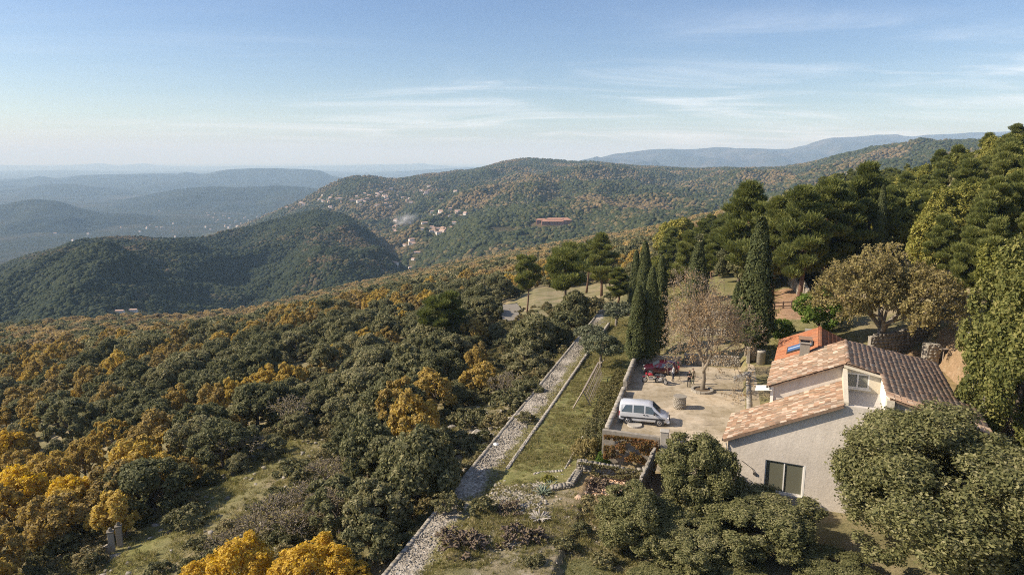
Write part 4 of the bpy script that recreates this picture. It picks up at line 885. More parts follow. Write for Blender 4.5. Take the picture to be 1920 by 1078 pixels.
def sheet(name, poly, z, mat, label=None, nx=30, ny=30, amp=0.0):
    """flat sheet over a four-cornered area of estate coordinates (v, u)"""
    (a, b, c, d) = [np.array(E2W(*q)) for q in poly]; V = []
    for i in range(nx + 1):
        for j in range(ny + 1):
            s, t = i / nx, j / ny; p = (a * (1 - s) + b * s) * (1 - t) + (d * (1 - s) + c * s) * t; V.append((p[0], p[1], z + amp * mnoise.noise(Vector((p[0] * .4, p[1] * .4, 0)))))
    idx = np.arange((nx + 1) * (ny + 1)).reshape(nx + 1, ny + 1); Fa = np.stack([idx[:-1, :-1], idx[1:, :-1], idx[1:, 1:], idx[:-1, 1:]], -1).reshape(-1, 4)
    o = obj(name, npmesh(name, np.array(V), Fa, True), mat); return tag(o, label, kind='structure')
sheet('courtyard', [(VY0, UY0 - .15), (VY1, UY0 - .15), (VY1 + .1, UY1 + 1.2), (VY0, UY1 + 1.2)], .05, M_pave, 'worn sandy courtyard where the cars are parked', 40, 60, .03)
sheet('driveway', [(-3.4, 45.5), (1.2, 45.5), (1.2, UY0 - .3), (-3.4, UY0 - .3)], -.35, M_pave, None, 8, 8, .03)
# raised terrace right of the courtyard, between it and the house
def terrace():
    m = MB(); P = [E2W(3.05, 55.5), E2W(5.3, 55.2), E2W(6.9, 70.4), E2W(3.35, 70.6)]; m.prism([(p.x, p.y) for p in P], -.5, .72); o = m.build('terrace', M_pave); tag(o, 'raised sandy terrace between the courtyard and the house', kind='structure')
terrace()
stone_wall([EW(3.0, 54.6, -.3, .80), EW(3.25, 66.4, -.3, .80)], .34, 'low pale wall edging the raised terrace right of the courtyard', sz=.17)
t = thing('garden_steps', E2W(2.75, 67.0, .05), 'short flight of stone steps up to the raised terrace', 'steps', rz=-AE)
for k in range(4):
    m = MB(); m.box(-.35 + k * .0, .55, -.6 + k * .02, .6, 0, .18 * (4 - k)) if False else m.box(-.75 + k * .3, .75, -.55, .55, 0 + .181 * k, .18 * (k + 1)); m.build('step', M_conc, t)
stone_wall([EW(VY0, 50.2, -2.6, .55), EW(VY0 - .05, 60.2, -2.4, .55)], .42, 'courtyard wall behind the white van, nearer half', sz=.15)
stone_wall([EW(VY0 - .05, 60.7, -2.4, .95), EW(VY0 - .15, 69.2, -2.2, 1.0)], .42, 'taller courtyard wall along the hedge, farther half', sz=.15)
stone_wall([EW(VY0 - .2, 69.6, -1.5, 1.05), EW(-3.2, 69.9, -1.0, 1.0)], .42, 'back courtyard wall under the cypresses behind the red car', sz=.15)
stone_wall([EW(-7.9, 49.9, -2.6, .5), EW(-3.55, 49.9, -2.4, .42)], .45, 'front courtyard parapet with a flat concrete top below the van', mat=M_stoned, sz=.17, faces=(), cope=False)
m = MB(); m.box(-.3, .3, -.3, .3, -2.5, .85); m.box(-.34, .34, -.34, .34, .85, .93); q = m.build('gate_pillar', M_conc, None, loc=E2W(-3.2, 49.95, 0), rz=-AE); bevel(q, .03); tag(q, 'squat pillar ending the front courtyard parapet', 'pillar')
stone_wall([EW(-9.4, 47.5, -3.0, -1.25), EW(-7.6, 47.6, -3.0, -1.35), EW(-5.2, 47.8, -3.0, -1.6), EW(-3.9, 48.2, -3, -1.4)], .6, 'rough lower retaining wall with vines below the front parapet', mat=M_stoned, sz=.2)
stone_wall([EW(-3.8, 48.9, -2.5, -.05), EW(-4.6, 43.5, -3.0, -1.2)], .28, 'sloping side wall of the ramp between the rubble and the drive', mat=M_stoned, sz=.15, cope=False)
stone_wall([EW(-10.6, 44.0, -3.2, -1.9), EW(-9.3, 44.6, -3.2, -1.7), EW(-9.1, 46.8, -3.2, -1.6)], .6, 'short broken stone wall beside the orange rubble', mat=M_stoned, sz=.2)
# terraces behind the courtyard, in the shade of the bare tree
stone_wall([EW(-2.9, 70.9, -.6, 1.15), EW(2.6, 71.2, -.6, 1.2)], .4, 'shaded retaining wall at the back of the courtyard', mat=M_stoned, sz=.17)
stone_wall([EW(-2.4, 78.0, .2, 2.2), EW(3.1, 78.2, .2, 2.25)], .4, 'second garden retaining wall behind the bare tree', sz=.17)
stone_wall([EW(-2.0, 84.5, .6, 2.9), EW(3.4, 84.7, .6, 2.9)], .4, 'third garden retaining wall behind the bare tree', sz=.24)
stone_wall([EW(3.4, 70.6, 0, 2.3), EW(3.75, 78.0, .4, 2.7), EW(4.1, 86.0, .8, 3.4), EW(4.6, 96, 1, 4.0)], .38, 'long pale wall climbing the garden beside the tallest cypress', sz=.24)
for (vv, uu, lab) in ((4.6, 70.6, 'round pale stone pillar at the foot of the tallest cypress'),):
    m = MB(); m.lathe([(.42, -.6), (.42, 1.5), (.46, 1.52), (.46, 1.72), (.40, 1.75)], 14); q = m.build('stone_pillar', M_conc, None, True, loc=E2W(vv, uu, .5)); tag(q, lab, 'pillar')
# track
def gravel_mat():
    m = newmat('track_stones'); nt = m.node_tree; b, o = basic(nt, .95, .12)
    tcd = nt.nodes.new('ShaderNodeNewGeometry'); vo = nt.nodes.new('ShaderNodeTexVoronoi'); vo.inputs['Scale'].default_value = 5.5; nt.links.new(tcd.outputs['Position'], vo.inputs['Vector'])
    n = noise_n(nt, .55, 5, .6, 'World'); n3 = noise_n(nt, 11, 5, .75, 'World')
    sp = nt.nodes.new('ShaderNodeSeparateColor'); nt.links.new(vo.outputs['Color'], sp.inputs[0])
    st = ramp(nt, sp.outputs[0], [(.0, (.25, .215, .165)), (.5, (.37, .325, .26)), (1., (.49, .44, .365))]); gr = ramp(nt, n3.outputs['Fac'], [(.3, (.13, .125, .05)), (.7, (.26, .23, .11))])
    a = nt.nodes.new('ShaderNodeAttribute'); a.attribute_name = 'edge'; f = mathn(nt, 'ADD', a.outputs['Fac'], mathn(nt, 'MULTIPLY', mathn(nt, 'SUBTRACT', n.outputs['Fac'], .5), 1.5)); k = maprange(nt, f, .46, .62)
    nt.links.new(mixc(nt, k, st, gr), b.inputs['Base Color']); bump(nt, b, vo.outputs['Distance'], .8, .08); return m
M_track = gravel_mat()
tr = sheet('stone_track', [(VT0, 30), (VT1, 30), (VT1, 103.5), (VT0, 103.5)], -2.74, M_track, 'straight stony track running away beside the lawn', 10, 260, .09)
def edge_attr(me):
    n = len(me.vertices); co = np.empty(n * 3, np.float32); me.vertices.foreach_get('co', co); co = co.reshape(-1, 3); v = co[:, 0] * VE[0] + co[:, 1] * VE[1]; u = co[:, 0] * UE[0] + co[:, 1] * UE[1]
    a = me.attributes.new('edge', 'FLOAT', 'POINT'); a.data.foreach_set('value', (np.clip((v - VT0) / (VT1 - VT0), 0, 1) * np.interp(u, [30, 80, 90, 104], [1.0, 1.0, 1.3, 1.8])).astype(np.float32))
edge_attr(tr.data)
stone_wall([EW(VT0 - .12, 30, -4.6, -2.70), EW(VT0 - .12, 66, -4.6, -2.70), EW(VT0 - .12, 103.5, -4.6, -2.66)], .3, 'straight retaining edge along the left side of the stone track', sz=.17, faces=(1,), mat=M_stoned)
stone_wall([EW(VT1 + .1, 46.8, -3, -2.33), EW(VT1 + .14, 60, -3, -2.28), EW(VT1 + .1, 72, -3, -2.2), EW(VT1 + .15, 80, -3, -2.1)], .3, 'line of stones between the track and the lawn', sz=.24)
stone_wall([EW(VT1 + .2, 86.5, -3, -2.05), EW(VT1 + .3, 95, -3, -1.9)], .34, 'stone edging of the track beside the farthest olive tree', sz=.26)
stone_wall([EW(VT0, 103.7, -3.2, -2.3), EW(VT0 + 1.2, 104.6, -3.2, -2.2), EW(-9.5, 103.4, -3, -1.6)], .4, 'pale wall closing the far end of the stone track', sz=.26)
stone_wall([EW(-14.3, 46.2, -3, -2.32), EW(-12.8, 46.0, -3, -2.25), EW(-11.6, 46.9, -3, -2.2), EW(-10.4, 47.3, -3, -2.1)], .32, 'broken row of stones closing the near end of the lawn', sz=.17)
stone_wall([EW(-10.35, 47.6, -2.9, -2.12), EW(-10.25, 54.2, -2.9, -2.1)], .12, 'thin pale kerb dividing the lawn from the hedge', sz=.12, mat=M_stone)
stone_wall([EW(-11.0, 38.6, -3.2, -2.36), EW(-10.6, 33, -3.2, -2.42)], .16, 'thin kerb line near the bottom edge', sz=.14)
# loose stones
def loose(name, n, fn, smin, smax, mat, label, zoff=0.0):
    vu = np.array([fn() for _ in range(n)]); x = vu[:, 0] * VE[0] + vu[:, 1] * UE[0]; y = vu[:, 0] * VE[1] + vu[:, 1] * UE[1]; z = zt(x, y) if zoff is None else np.full(n, zoff)
    s = rng.uniform(0, 1, n) ** 2.2 * (smax - smin) + smin; half = np.stack([s * rng.uniform(.8, 1.3, n), s * rng.uniform(.7, 1.1, n), s * rng.uniform(.4, .7, n)], 1)
    V, Fq = stones(np.stack([x, y, z + s * .15], 1), half, .35); return tag(obj(name, npmesh(name, V, Fq), mat), label, kind='stuff')
def tri(a, b): return random.triangular(a, b, a)
loose('track_stones', 7000, lambda: (tri(VT0 + .08, VT1), random.uniform(31, 102)), .02, .065, M_stoned, 'loose pale stones covering the track', -2.73)
loose('rubble_pile', 2200, lambda: (random.gauss(-12.7, .9), random.gauss(42.6, .8)), .03, .12, M_stone, 'heap of pale rubble below the lawn', None)
loose('rubble_strip', 900, lambda: (lambda t: (-13.2 + 3.2 * t + random.gauss(0, .25), 43.0 + 3.2 * t + random.gauss(0, .3)))(random.random()), .03, .13, M_stone, 'strip of broken stones leading up from the heap', None)
loose('orange_rubble', 2600, lambda: (random.gauss(-6.9, 1.4), random.gauss(45.2, 1.3)), .02, .10, M_stoneo, 'orange rubble and earth below the retaining wall', None)
loose('slope_rocks', 450, lambda: (random.uniform(-24, -18.2), random.uniform(48, 72)), .04, .26, M_stone, 'pale rocks strewn over the slope left of the track', None)
loose('foreground_stones', 900, lambda: (random.uniform(-14.5, -5), random.uniform(30, 43)), .015, .07, M_stone, 'small stones in the rough grass near the bottom edge', None)
loose('scrub_rocks', 700, lambda: (random.uniform(-46, -22), random.uniform(34, 64)), .04, .25, M_stoned, 'grey rocks in the scrub above the grassy path', None)
def boulder(px, py, sx, sy, sz_, label, name='boulder', mat=None):
    p = cast(px, py); bm = bmesh.new(); bmesh.ops.create_icosphere(bm, subdivisions=3, radius=1)
    for q in bm.verts:
        k = 1 + .30 * mnoise.noise(q.co * 1.3 + Vector((px, py, 0))) + .10 * mnoise.noise(q.co * 4 + Vector((px, 0, 0))); q.co = Vector((q.co.x * sx * k, q.co.y * sy * k, max(-.5, q.co.z) * sz_ * k))
    me = bpy.data.meshes.new(name); bm.to_mesh(me); bm.free(); o = obj(name, me, mat or M_stone, None, p, random.uniform(0, 3)); tag(o, label, 'boulder'); return o
boulder(905, 789, 1.0, .55, .4, 'large flat pale boulder on the slope left of the track')
boulder(893, 790, .3, .3, .35, 'small round rock at the left end of the large boulder')
boulder(895, 812, .55, .4, .4, 'grey boulder just below the large pale one')
boulder(862, 838, .6, .4, .35, 'grey boulder near the dark oak left of the track')
boulder(846, 803, .5, .4, .4, 'bluish boulder in the shade of the oaks')
boulder(930, 834, .24, .24, .2, 'small white stone lying alone on the track', mat=M_white)
boulder(877, 884, .42, .35, .35, 'pale blue grey rock at the shaded track edge')
boulder(1085, 935, .35, .3, .25, 'single orange stone in the grass', mat=M_stoneo)

# ---------------------------------------------------------------- the house
M_stucco = newmat('stucco')
def stucco(m, c, var):
    nt = m.node_tree; b, o = basic(nt, .95, .1); n1 = noise_n(nt, .5, 6, .65, 'World'); n2 = noise_n(nt, 6, 8, .7, 'World')
    st = noise_n(nt, 1.0, 6, .7, 'World', stretch=(1.6, 1.6, .18)); n1 = noise_n(nt, .5, 6, .65, 'World', vec=None) if False else n1; a = ramp(nt, n1.outputs['Fac'], [(.3, tuple(q * (1 - var) for q in c)), (.7, tuple(q * (1 + var) for q in c))]); a = mixc(nt, maprange(nt, st.outputs['Fac'], .5, .75, 0, .45), a, tuple(q * .72 for q in c)); k = ramp(nt, n2.outputs['Fac'], [(.3, (.86, .86, .85)), (.7, (1.06, 1.06, 1.05))])
    nt.links.new(mixc(nt, .9, a, k, 'MULTIPLY'), b.inputs['Base Color']); bump(nt, b, n2.outputs['Fac'], .55, .04)
stucco(M_stucco, (.62, .56, .49), .13)
M_stuccow = newmat('stucco_cream'); stucco(M_stuccow, (.60, .54, .43), .06)
def tile_mat(name, stops):
    m = newmat(name); nt = m.node_tree; b, o = basic(nt, .9, .15); g = nt.nodes.new('ShaderNodeNewGeometry'); oi = nt.nodes.new('ShaderNodeObjectInfo')
    f = mathn(nt, 'FRACT', mathn(nt, 'ADD', g.outputs['Random Per Island'], oi.outputs['Random'])); n = noise_n(nt, 5, 6, .7, 'World')
    c = ramp(nt, f, stops); k = ramp(nt, n.outputs['Fac'], [(.3, (.62, .62, .6)), (.55, (1, 1, 1)), (.8, (1.15, 1.12, 1.1))]); n2 = noise_n(nt, .7, 6, .7, 'World'); c = mixc(nt, maprange(nt, n2.outputs['Fac'], .52, .72, 0, .65), c, (.22, .19, .15)); nt.links.new(mixc(nt, .85, c, k, 'MULTIPLY'), b.inputs['Base Color']); bump(nt, b, n.outputs['Fac'], .3, .02); return m
M_tile = tile_mat('clay_tiles', [(.0, (.17, .115, .08)), (.22, (.28, .175, .115)), (.45, (.36, .235, .155)), (.62, (.22, .17, .12)), (.80, (.52, .42, .33)), (1., (.33, .185, .115))])
M_tilebr = tile_mat('brown_clay_tiles', [(.0, (.40, .25, .17)), (.3, (.55, .36, .235)), (.6, (.46, .325, .225)), (.85, (.64, .49, .355)), (1., (.57, .34, .215))])  # right slope: lightened in colour to make up for weak grazing sun
M_tileor = tile_mat('orange_clay_tiles', [(.0, (.30, .115, .06)), (.5, (.37, .15, .075)), (.8, (.41, .18, .09)), (1., (.34, .17, .10))])
M_deck = plain('roof_underlay', (.20, .14, .10), .95, .1)
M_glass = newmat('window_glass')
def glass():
    nt = M_glass.node_tree; b, o = basic(nt, .03, .8); b.inputs['Base Color'].default_value = (.17, .17, .125, 1); b.inputs['IOR'].default_value = 1.6; b.inputs['Coat Weight'].default_value = 1; b.inputs['Coat IOR'].default_value = 2.2; b.inputs['Coat Roughness'].default_value = .02  # pale olive base colour stands in for a bright reflected view
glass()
M_frame = plain('window_frame', (.74, .72, .68), .5, .3, var=.05)
HO = (0.0, 45.9, -1.7)                                     # the house's corner in house axes, z of its base
house = thing('tiled_house', H2W(HO[0], HO[1], HO[2]), 'grey rendered house with brown tiled roofs and a recessed roof window', 'house', rz=-AH)
def h(s, d, z): return (s - HO[0], d - HO[1], z - HO[2])
def hbox(mb, s0, s1, d0, d1, z0, z1): a = h(s0, d0, z0); b = h(s1, d1, z1); return mb.box(a[0], b[0], a[1], b[1], a[2], b[2])
K1, K2, K3 = .495, .465, -.28
def zl(s): return 2.4 + K1 * (s + 4.59)                    # lower left roof
def zu(s): return 5.0 + K2 * (s + 2.25)                    # upper left roof
def zr_(s): return 7.32 + K3 * (s - 2.75)                  # right roof
WT = .12
# front wall: one face with openings for the big window and the small one, built from blocks round the openings
fw = MB(); F0, F1 = 45.9, 46.25
def fcol(s0, s1, z0, top0, top1):                          # column of wall from z0 to a sloping top
    a = [h(s0, F0, z0), h(s1, F0, z0), h(s1, F1, z0), h(s0, F1, z0), h(s0, F0, top0), h(s1, F0, top1), h(s1, F1, top1), h(s0, F1, top0)]; fw.hexa(a)
tl = lambda s: zl(s) - .16
B0, B1, BZ0, BZ1 = -1.9, .48, -.86, 1.34                   # big window
S0, S1, SZ0, SZ1 = 3.35, 4.25, 3.75, 4.62                  # small window
fcol(-4.35, B0, -3.2, tl(-4.35), tl(B0)); fcol(B0, B1, -3.2, BZ0, BZ0); fcol(B0, B1, BZ1, tl(B0), tl(B1)); fcol(B1, 2.45, -3.2, tl(B1), tl(2.45))
fcol(2.45, S0, -3.2, 5.78, 5.78); fcol(S0, S1, -3.2, SZ0, SZ0); fcol(S0, S1, SZ1, 5.78, 5.78); fcol(S1, 5.0, -3.2, 5.78, 5.78); fcol(5.0, 10.1, -3.2, zr_(5.0) - .2, zr_(10.1) - .2)
fw.build('front_wall', M_stucco, house)
m = MB(); hbox(m, -4.35, -4.0, 46.25, 50.9, -3.2, tl(-4.35) - .02); m.build('side_wall', M_stucco, house)
m = MB()                                                    # upper gable wall above the lower roof
for s0, s1 in ((-2.0, 2.45),):
    m.hexa([h(s0, 50.85, -2), h(s1, 50.85, -2), h(s1, 51.15, -2), h(s0, 51.15, -2), h(s0, 50.85, zu(s0) - .16), h(s1, 50.85, zu(s1) - .16), h(s1, 51.15, zu(s1) - .16), h(s0, 51.15, zu(s0) - .16)])
m.build('gable_wall', M_stucco, house)
m = MB(); hbox(m, -2.0, -1.7, 51.15, 64.5, -1, zu(-2.0) - .2); m.build('side_wall', M_stucco, house)
m = MB(); hbox(m, -2.1, -1.9, 50.75, 50.85, -1, 4.9); m.build('corner_strip', M_white, house)
# recessed terrace with the roof window
W0, W1, WZ0, WZ1 = 2.72, 4.15, 5.50, 6.55
m = MB(); m.hexa([h(2.45, 50.85, 4), h(W0, 50.85, 4), h(W0, 51.1, 4), h(2.45, 51.1, 4), h(2.45, 50.85, zu(2.45) - .16), h(W0, 50.85, zr_(W0) - .16), h(W0, 51.1, zr_(W0) - .16), h(2.45, 51.1, zu(2.45) - .16)])
hbox(m, W0, W1, 50.85, 51.1, 4, WZ0)
m.hexa([h(W0, 50.85, WZ1), h(W1, 50.85, WZ1 - .0), h(W1, 51.1, WZ1), h(W0, 51.1, WZ1), h(W0, 50.85, zr_(W0) - .16), h(W1, 50.85, zr_(W1) - .16), h(W1, 51.1, zr_(W1) - .16), h(W0, 51.1, zr_(W0) - .16)])
m.hexa([h(W1, 50.85, 4), h(4.85, 50.85, 4), h(4.85, 51.1, 4), h(W1, 51.1, 4), h(W1, 50.85, zr_(W1) - .16), h(4.85, 50.85, zr_(4.85) - .16), h(4.85, 51.1, zr_(4.85) - .16), h(W1, 51.1, zr_(W1) - .16)])
m.build('recess_wall', M_stuccow, house)
m = MB(); m.add([h(2.7, 46.25, 5.05), h(4.85, 46.25, 5.05), h(4.85, 50.85, 5.25), h(2.7, 50.85, 5.25)], [(0, 1, 2, 3)]); m.build('recess_floor', plain('speckled_gravel', (.46, .43, .40), .95, .1, var=.35, scale=9, bmp=.6), house)
m = MB(); m.hexa([h(2.45, 45.92, 4), h(2.72, 45.92, 4), h(2.72, 50.84, 4), h(2.45, 50.84, 4), h(2.45, 45.92, 6.02), h(2.72, 45.92, 6.02), h(2.72, 50.84, 6.95), h(2.45, 50.84, 6.95)]); m.build('parapet', M_stuccow, house)
m = MB(); m.hexa([h(4.85, 46.0, 4), h(5.05, 46.0, 4), h(5.05, 50.84, 4), h(4.85, 50.84, 4), h(4.85, 46.0, zr_(4.85) - .05), h(5.05, 46.0, zr_(5.05) - .05), h(5.05, 50.84, zr_(5.05) - .05), h(4.85, 50.84, zr_(4.85) - .05)]); m.build('recess_side_wall', M_white, house)
m = MB(); hbox(m, 4.78, 5.2, 45.6, 46.4, 5.6, 6.55); m.build('parapet_block', M_stuccow, house)
m = MB(); m.hexa([h(2.5, 50.45, zu(2.45) - .2), h(4.95, 50.45, zr_(4.95) - .2), h(4.95, 50.85, zr_(4.95) - .2), h(2.5, 50.85, zu(2.45) - .2), h(2.5, 50.45, zu(2.45) - .02), h(4.95, 50.45, zr_(4.95) - .04), h(4.95, 50.85, zr_(4.95) - .04), h(2.5, 50.85, zu(2.45) - .02)]); m.build('fascia', M_stuccow, house)
def window(parent, s0, s1, d, z0, z1, fr, mull=1, sill=True, depth=.14):
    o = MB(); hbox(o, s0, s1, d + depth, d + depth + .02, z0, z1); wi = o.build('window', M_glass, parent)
    f = MB(); hbox(f, s0, s1, d + depth - .06, d + depth - .005, z0, z0 + fr); hbox(f, s0, s1, d + depth - .06, d + depth - .005, z1 - fr, z1); hbox(f, s0, s0 + fr, d + depth - .06, d + depth - .005, z0 + fr, z1 - fr); hbox(f, s1 - fr, s1, d + depth - .06, d + depth - .005, z0 + fr, z1 - fr); f.build('frame', M_frame, wi)
    for k in range(mull):
        x = s0 + (s1 - s0) * (k + 1) / (mull + 1); f = MB(); hbox(f, x - fr * .55, x + fr * .55, d + depth - .065, d + depth - .004, z0 + fr, z1 - fr); f.build('mullion', M_frame, wi)
    if sill: f = MB(); hbox(f, s0 - .1, s1 + .12, d - .06, d + depth - .07, z0 - .1, z0 - .003); f.build('sill', M_white, wi)
    return wi
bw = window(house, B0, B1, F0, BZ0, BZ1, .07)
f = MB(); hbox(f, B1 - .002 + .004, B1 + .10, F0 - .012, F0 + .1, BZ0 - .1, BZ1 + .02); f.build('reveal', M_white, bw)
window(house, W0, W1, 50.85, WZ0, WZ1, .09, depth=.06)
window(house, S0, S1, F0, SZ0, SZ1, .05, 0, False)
m = MB(); m.tube([h(-4.5, 45.82, 2.1), h(-4.42, 45.8, 1.9), h(-4.42, 45.8, -1.6)], .05, 8); m.build('downpipe', M_conc, house)
m = MB(); m.tube([h(-3.4, 45.86, 1.0), h(-3.0, 45.84, .75), h(-2.75, 45.82, .62), h(-2.5, 45.84, .28)], .02, 5); m.build('cable', M_iron, house)
m = MB(); hbox(m, -2.62, -2.42, 45.80, 45.89, .14, .30); m.build('cable_box', M_iron, house)
# roofs: underlay decks, then every tile
roofL = MB(); roofL.slab([h(-4.59, 45.67, zl(-4.59) - .05), h(2.45, 45.67, zl(2.45) - .05), h(2.45, 50.84, zl(2.45) - .05), h(-4.59, 50.84, zl(-4.59) - .05)], .1); roofL = roofL.build('lower_roof', M_deck, house)
roofU = MB(); roofU.slab([h(-2.25, 50.5, zu(-2.25) - .05), h(2.75, 50.5, zu(2.75) - .05), h(2.75, 56.95, zu(2.75) - .05), h(-2.25, 56.95, zu(-2.25) - .05)], .1); roofU = roofU.build('upper_roof', M_deck, house)
RP = [(2.76, 50.5), (4.86, 50.5), (4.95, 45.65), (10.3, 45.65), (10.3, 50.4), (9.35, 51.0), (9.3, 60.1), (2.76, 56.95)]
roofR = MB(); roofR.slab([h(s, d, zr_(s) - .05) for s, d in RP], .1); roofR = roofR.build('right_roof', M_deck, house)
def tile_mesh(r, L, n=6, th=.018):
    """half-barrel clay tile along -x (downhill), tapering, lying on z = 0"""
    m = MB(); r0, r1 = r, r * .8; out = []
    for x, q in ((-L / 2, r0), (L / 2, r1)):
        for k in range(n + 1): a = math.pi * k / n; out.append((x, math.cos(a) * q, math.sin(a) * q * .72))
        for k in range(n + 1): a = math.pi * k / n; out.append((x, math.cos(a) * (q - th), math.sin(a) * (q - th) * .72 - .004))
    w_ = n + 1; f = [];
    for k in range(n): f.append((k, k + 1, 2 * w_ + k + 1, 2 * w_ + k)); f.append((k, w_ + k, w_ + k + 1, k + 1))
    m.add(out, f); me = m.mesh('tile'); return me
SP, EXPO = .225, .36
def lay_tiles(roof, poly, zf, k, mat, down, keep_n, u_dir='s'):
    """tiles on a plane z = zf(s) over a polygon of (s, d); down = -1 when the roof falls to smaller s"""
    me = tile_mesh(.115, .46); me.materials.append(mat); ang = math.atan(abs(k)); ca = math.cos(ang)
    s0, s1 = min(p[0] for p in poly), max(p[0] for p in poly); d0, d1 = min(p[1] for p in poly), max(p[1] for p in poly); P = []
    ns = int((s1 - s0) / (EXPO * ca)) + 1; nd = int((d1 - d0) / SP) + 1
    for i in range(ns):
        s = (s0 + (i + .42) * EXPO * ca) if down < 0 else (s1 - (i + .42) * EXPO * ca)
        for j in range(nd):
            d = d0 + (j + .5) * SP
            if in_poly(np.array([s]), np.array([d]), poly)[0]: P.append((s + random.gauss(0, .02), d + random.gauss(0, .010), i))
    P.sort(key=lambda q: q[1]); base = np.empty((len(me.vertices), 3), np.float32); me.vertices.foreach_get('co', base.ravel()) if False else None
    base = np.array([v.co[:] for v in me.vertices]); faces = [tuple(p.vertices) for p in me.polygons]
    Vs = []; Fs = []; nb = 0
    for n_, (s, d, i) in enumerate(P):
        lift = .012 + .010 * random.random(); M = Matrix.Translation(h(s, d, zf(s) + lift)) @ Matrix.Rotation(-ang if down < 0 else ang, 4, 'Y') @ Matrix.Rotation((0 if down < 0 else math.pi) + random.gauss(0, .035), 4, 'Z') @ Matrix.Rotation(.035 , 4, 'Y')
        if n_ < keep_n: o = obj('tile', me, None, roof); o.matrix_local = M
        else:
            q = base @ np.array(M.to_3x3()).T + np.array(M.translation); Vs.append(q); Fs.append(np.array(faces) + nb); nb += len(q)
    if Vs:
        t = npmesh('tiles', np.concatenate(Vs), np.concatenate(Fs), False); o = obj('tiles', t, mat, roof); tag(o, kind='stuff')
lay_tiles(roofL, [(-4.62, 45.62), (2.45, 45.62), (2.45, 50.82), (-4.62, 50.82)], zl, K1, M_tile, -1, 130)
lay_tiles(roofU, [(-2.3, 50.45), (2.68, 50.45), (2.68, 56.95), (-2.3, 56.95)], zu, K2, M_tile, -1, 80)
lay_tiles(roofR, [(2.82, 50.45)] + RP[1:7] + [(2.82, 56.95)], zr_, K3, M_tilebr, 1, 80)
def ridge_caps(parent, s, d0, d1, z, mat, slope=None):
    me = tile_mesh(.16, .5); me.materials.append(mat); n = int((d1 - d0) / .4)
    for k in range(n):
        o = obj('ridge_tile', me, None, parent); o.matrix_local = Matrix.Translation(h(s, d0 + .25 + k * .4, z + .01)) @ Matrix.Rotation(math.pi / 2 + random.gauss(0, .03), 4, 'Z')
ridge_caps(roofU, 2.75, 50.4, 57.0, 7.34, M_tile)
for s, d0, z in ((-4.62, 45.6, 0),):
    m = MB(); m.bar(h(-4.62, 45.64, zl(-4.62) - .10), h(2.45, 45.64, zl(2.45) - .10), .06, .16); m.build('rake_board', M_deck, house)
m = MB(); m.bar(h(-4.68, 45.7, zl(-4.62) - .09), h(-4.68, 50.8, zl(-4.62) - .09), .12, .1); m.build('gutter', M_iron, house)
m = MB(); m.bar(h(-2.34, 50.5, zu(-2.3) - .09), h(-2.34, 57, zu(-2.3) - .09), .12, .1); m.build('gutter', M_iron, house)
m = MB(); m.slab([h(-3.15, 50.5, 4.55), h(-2.0, 50.5, 4.72), h(-2.0, 51.7, 4.72), h(-3.15, 51.7, 4.55)], .05)
m.build('awning', M_white, house)
# chimney on the upper roof
ch = MB(); hbox(ch, -.42, .28, 56.1, 56.75, 4.5, 7.0); ch = ch.build('chimney', M_stoned, roofU)
m = MB(); hbox(m, -.52, .38, 56.0, 56.85, 7.0, 7.08); m.build('chimney_slab', M_conc, roofU)
m = MB(); [hbox(m, a, a + .1, 56.02, 56.83, 7.08, 7.30) for a in (-.5, .26)]; hbox(m, -.56, .42, 55.95, 56.9, 7.30, 7.37); m.build('chimney_cap', M_tile, roofU)
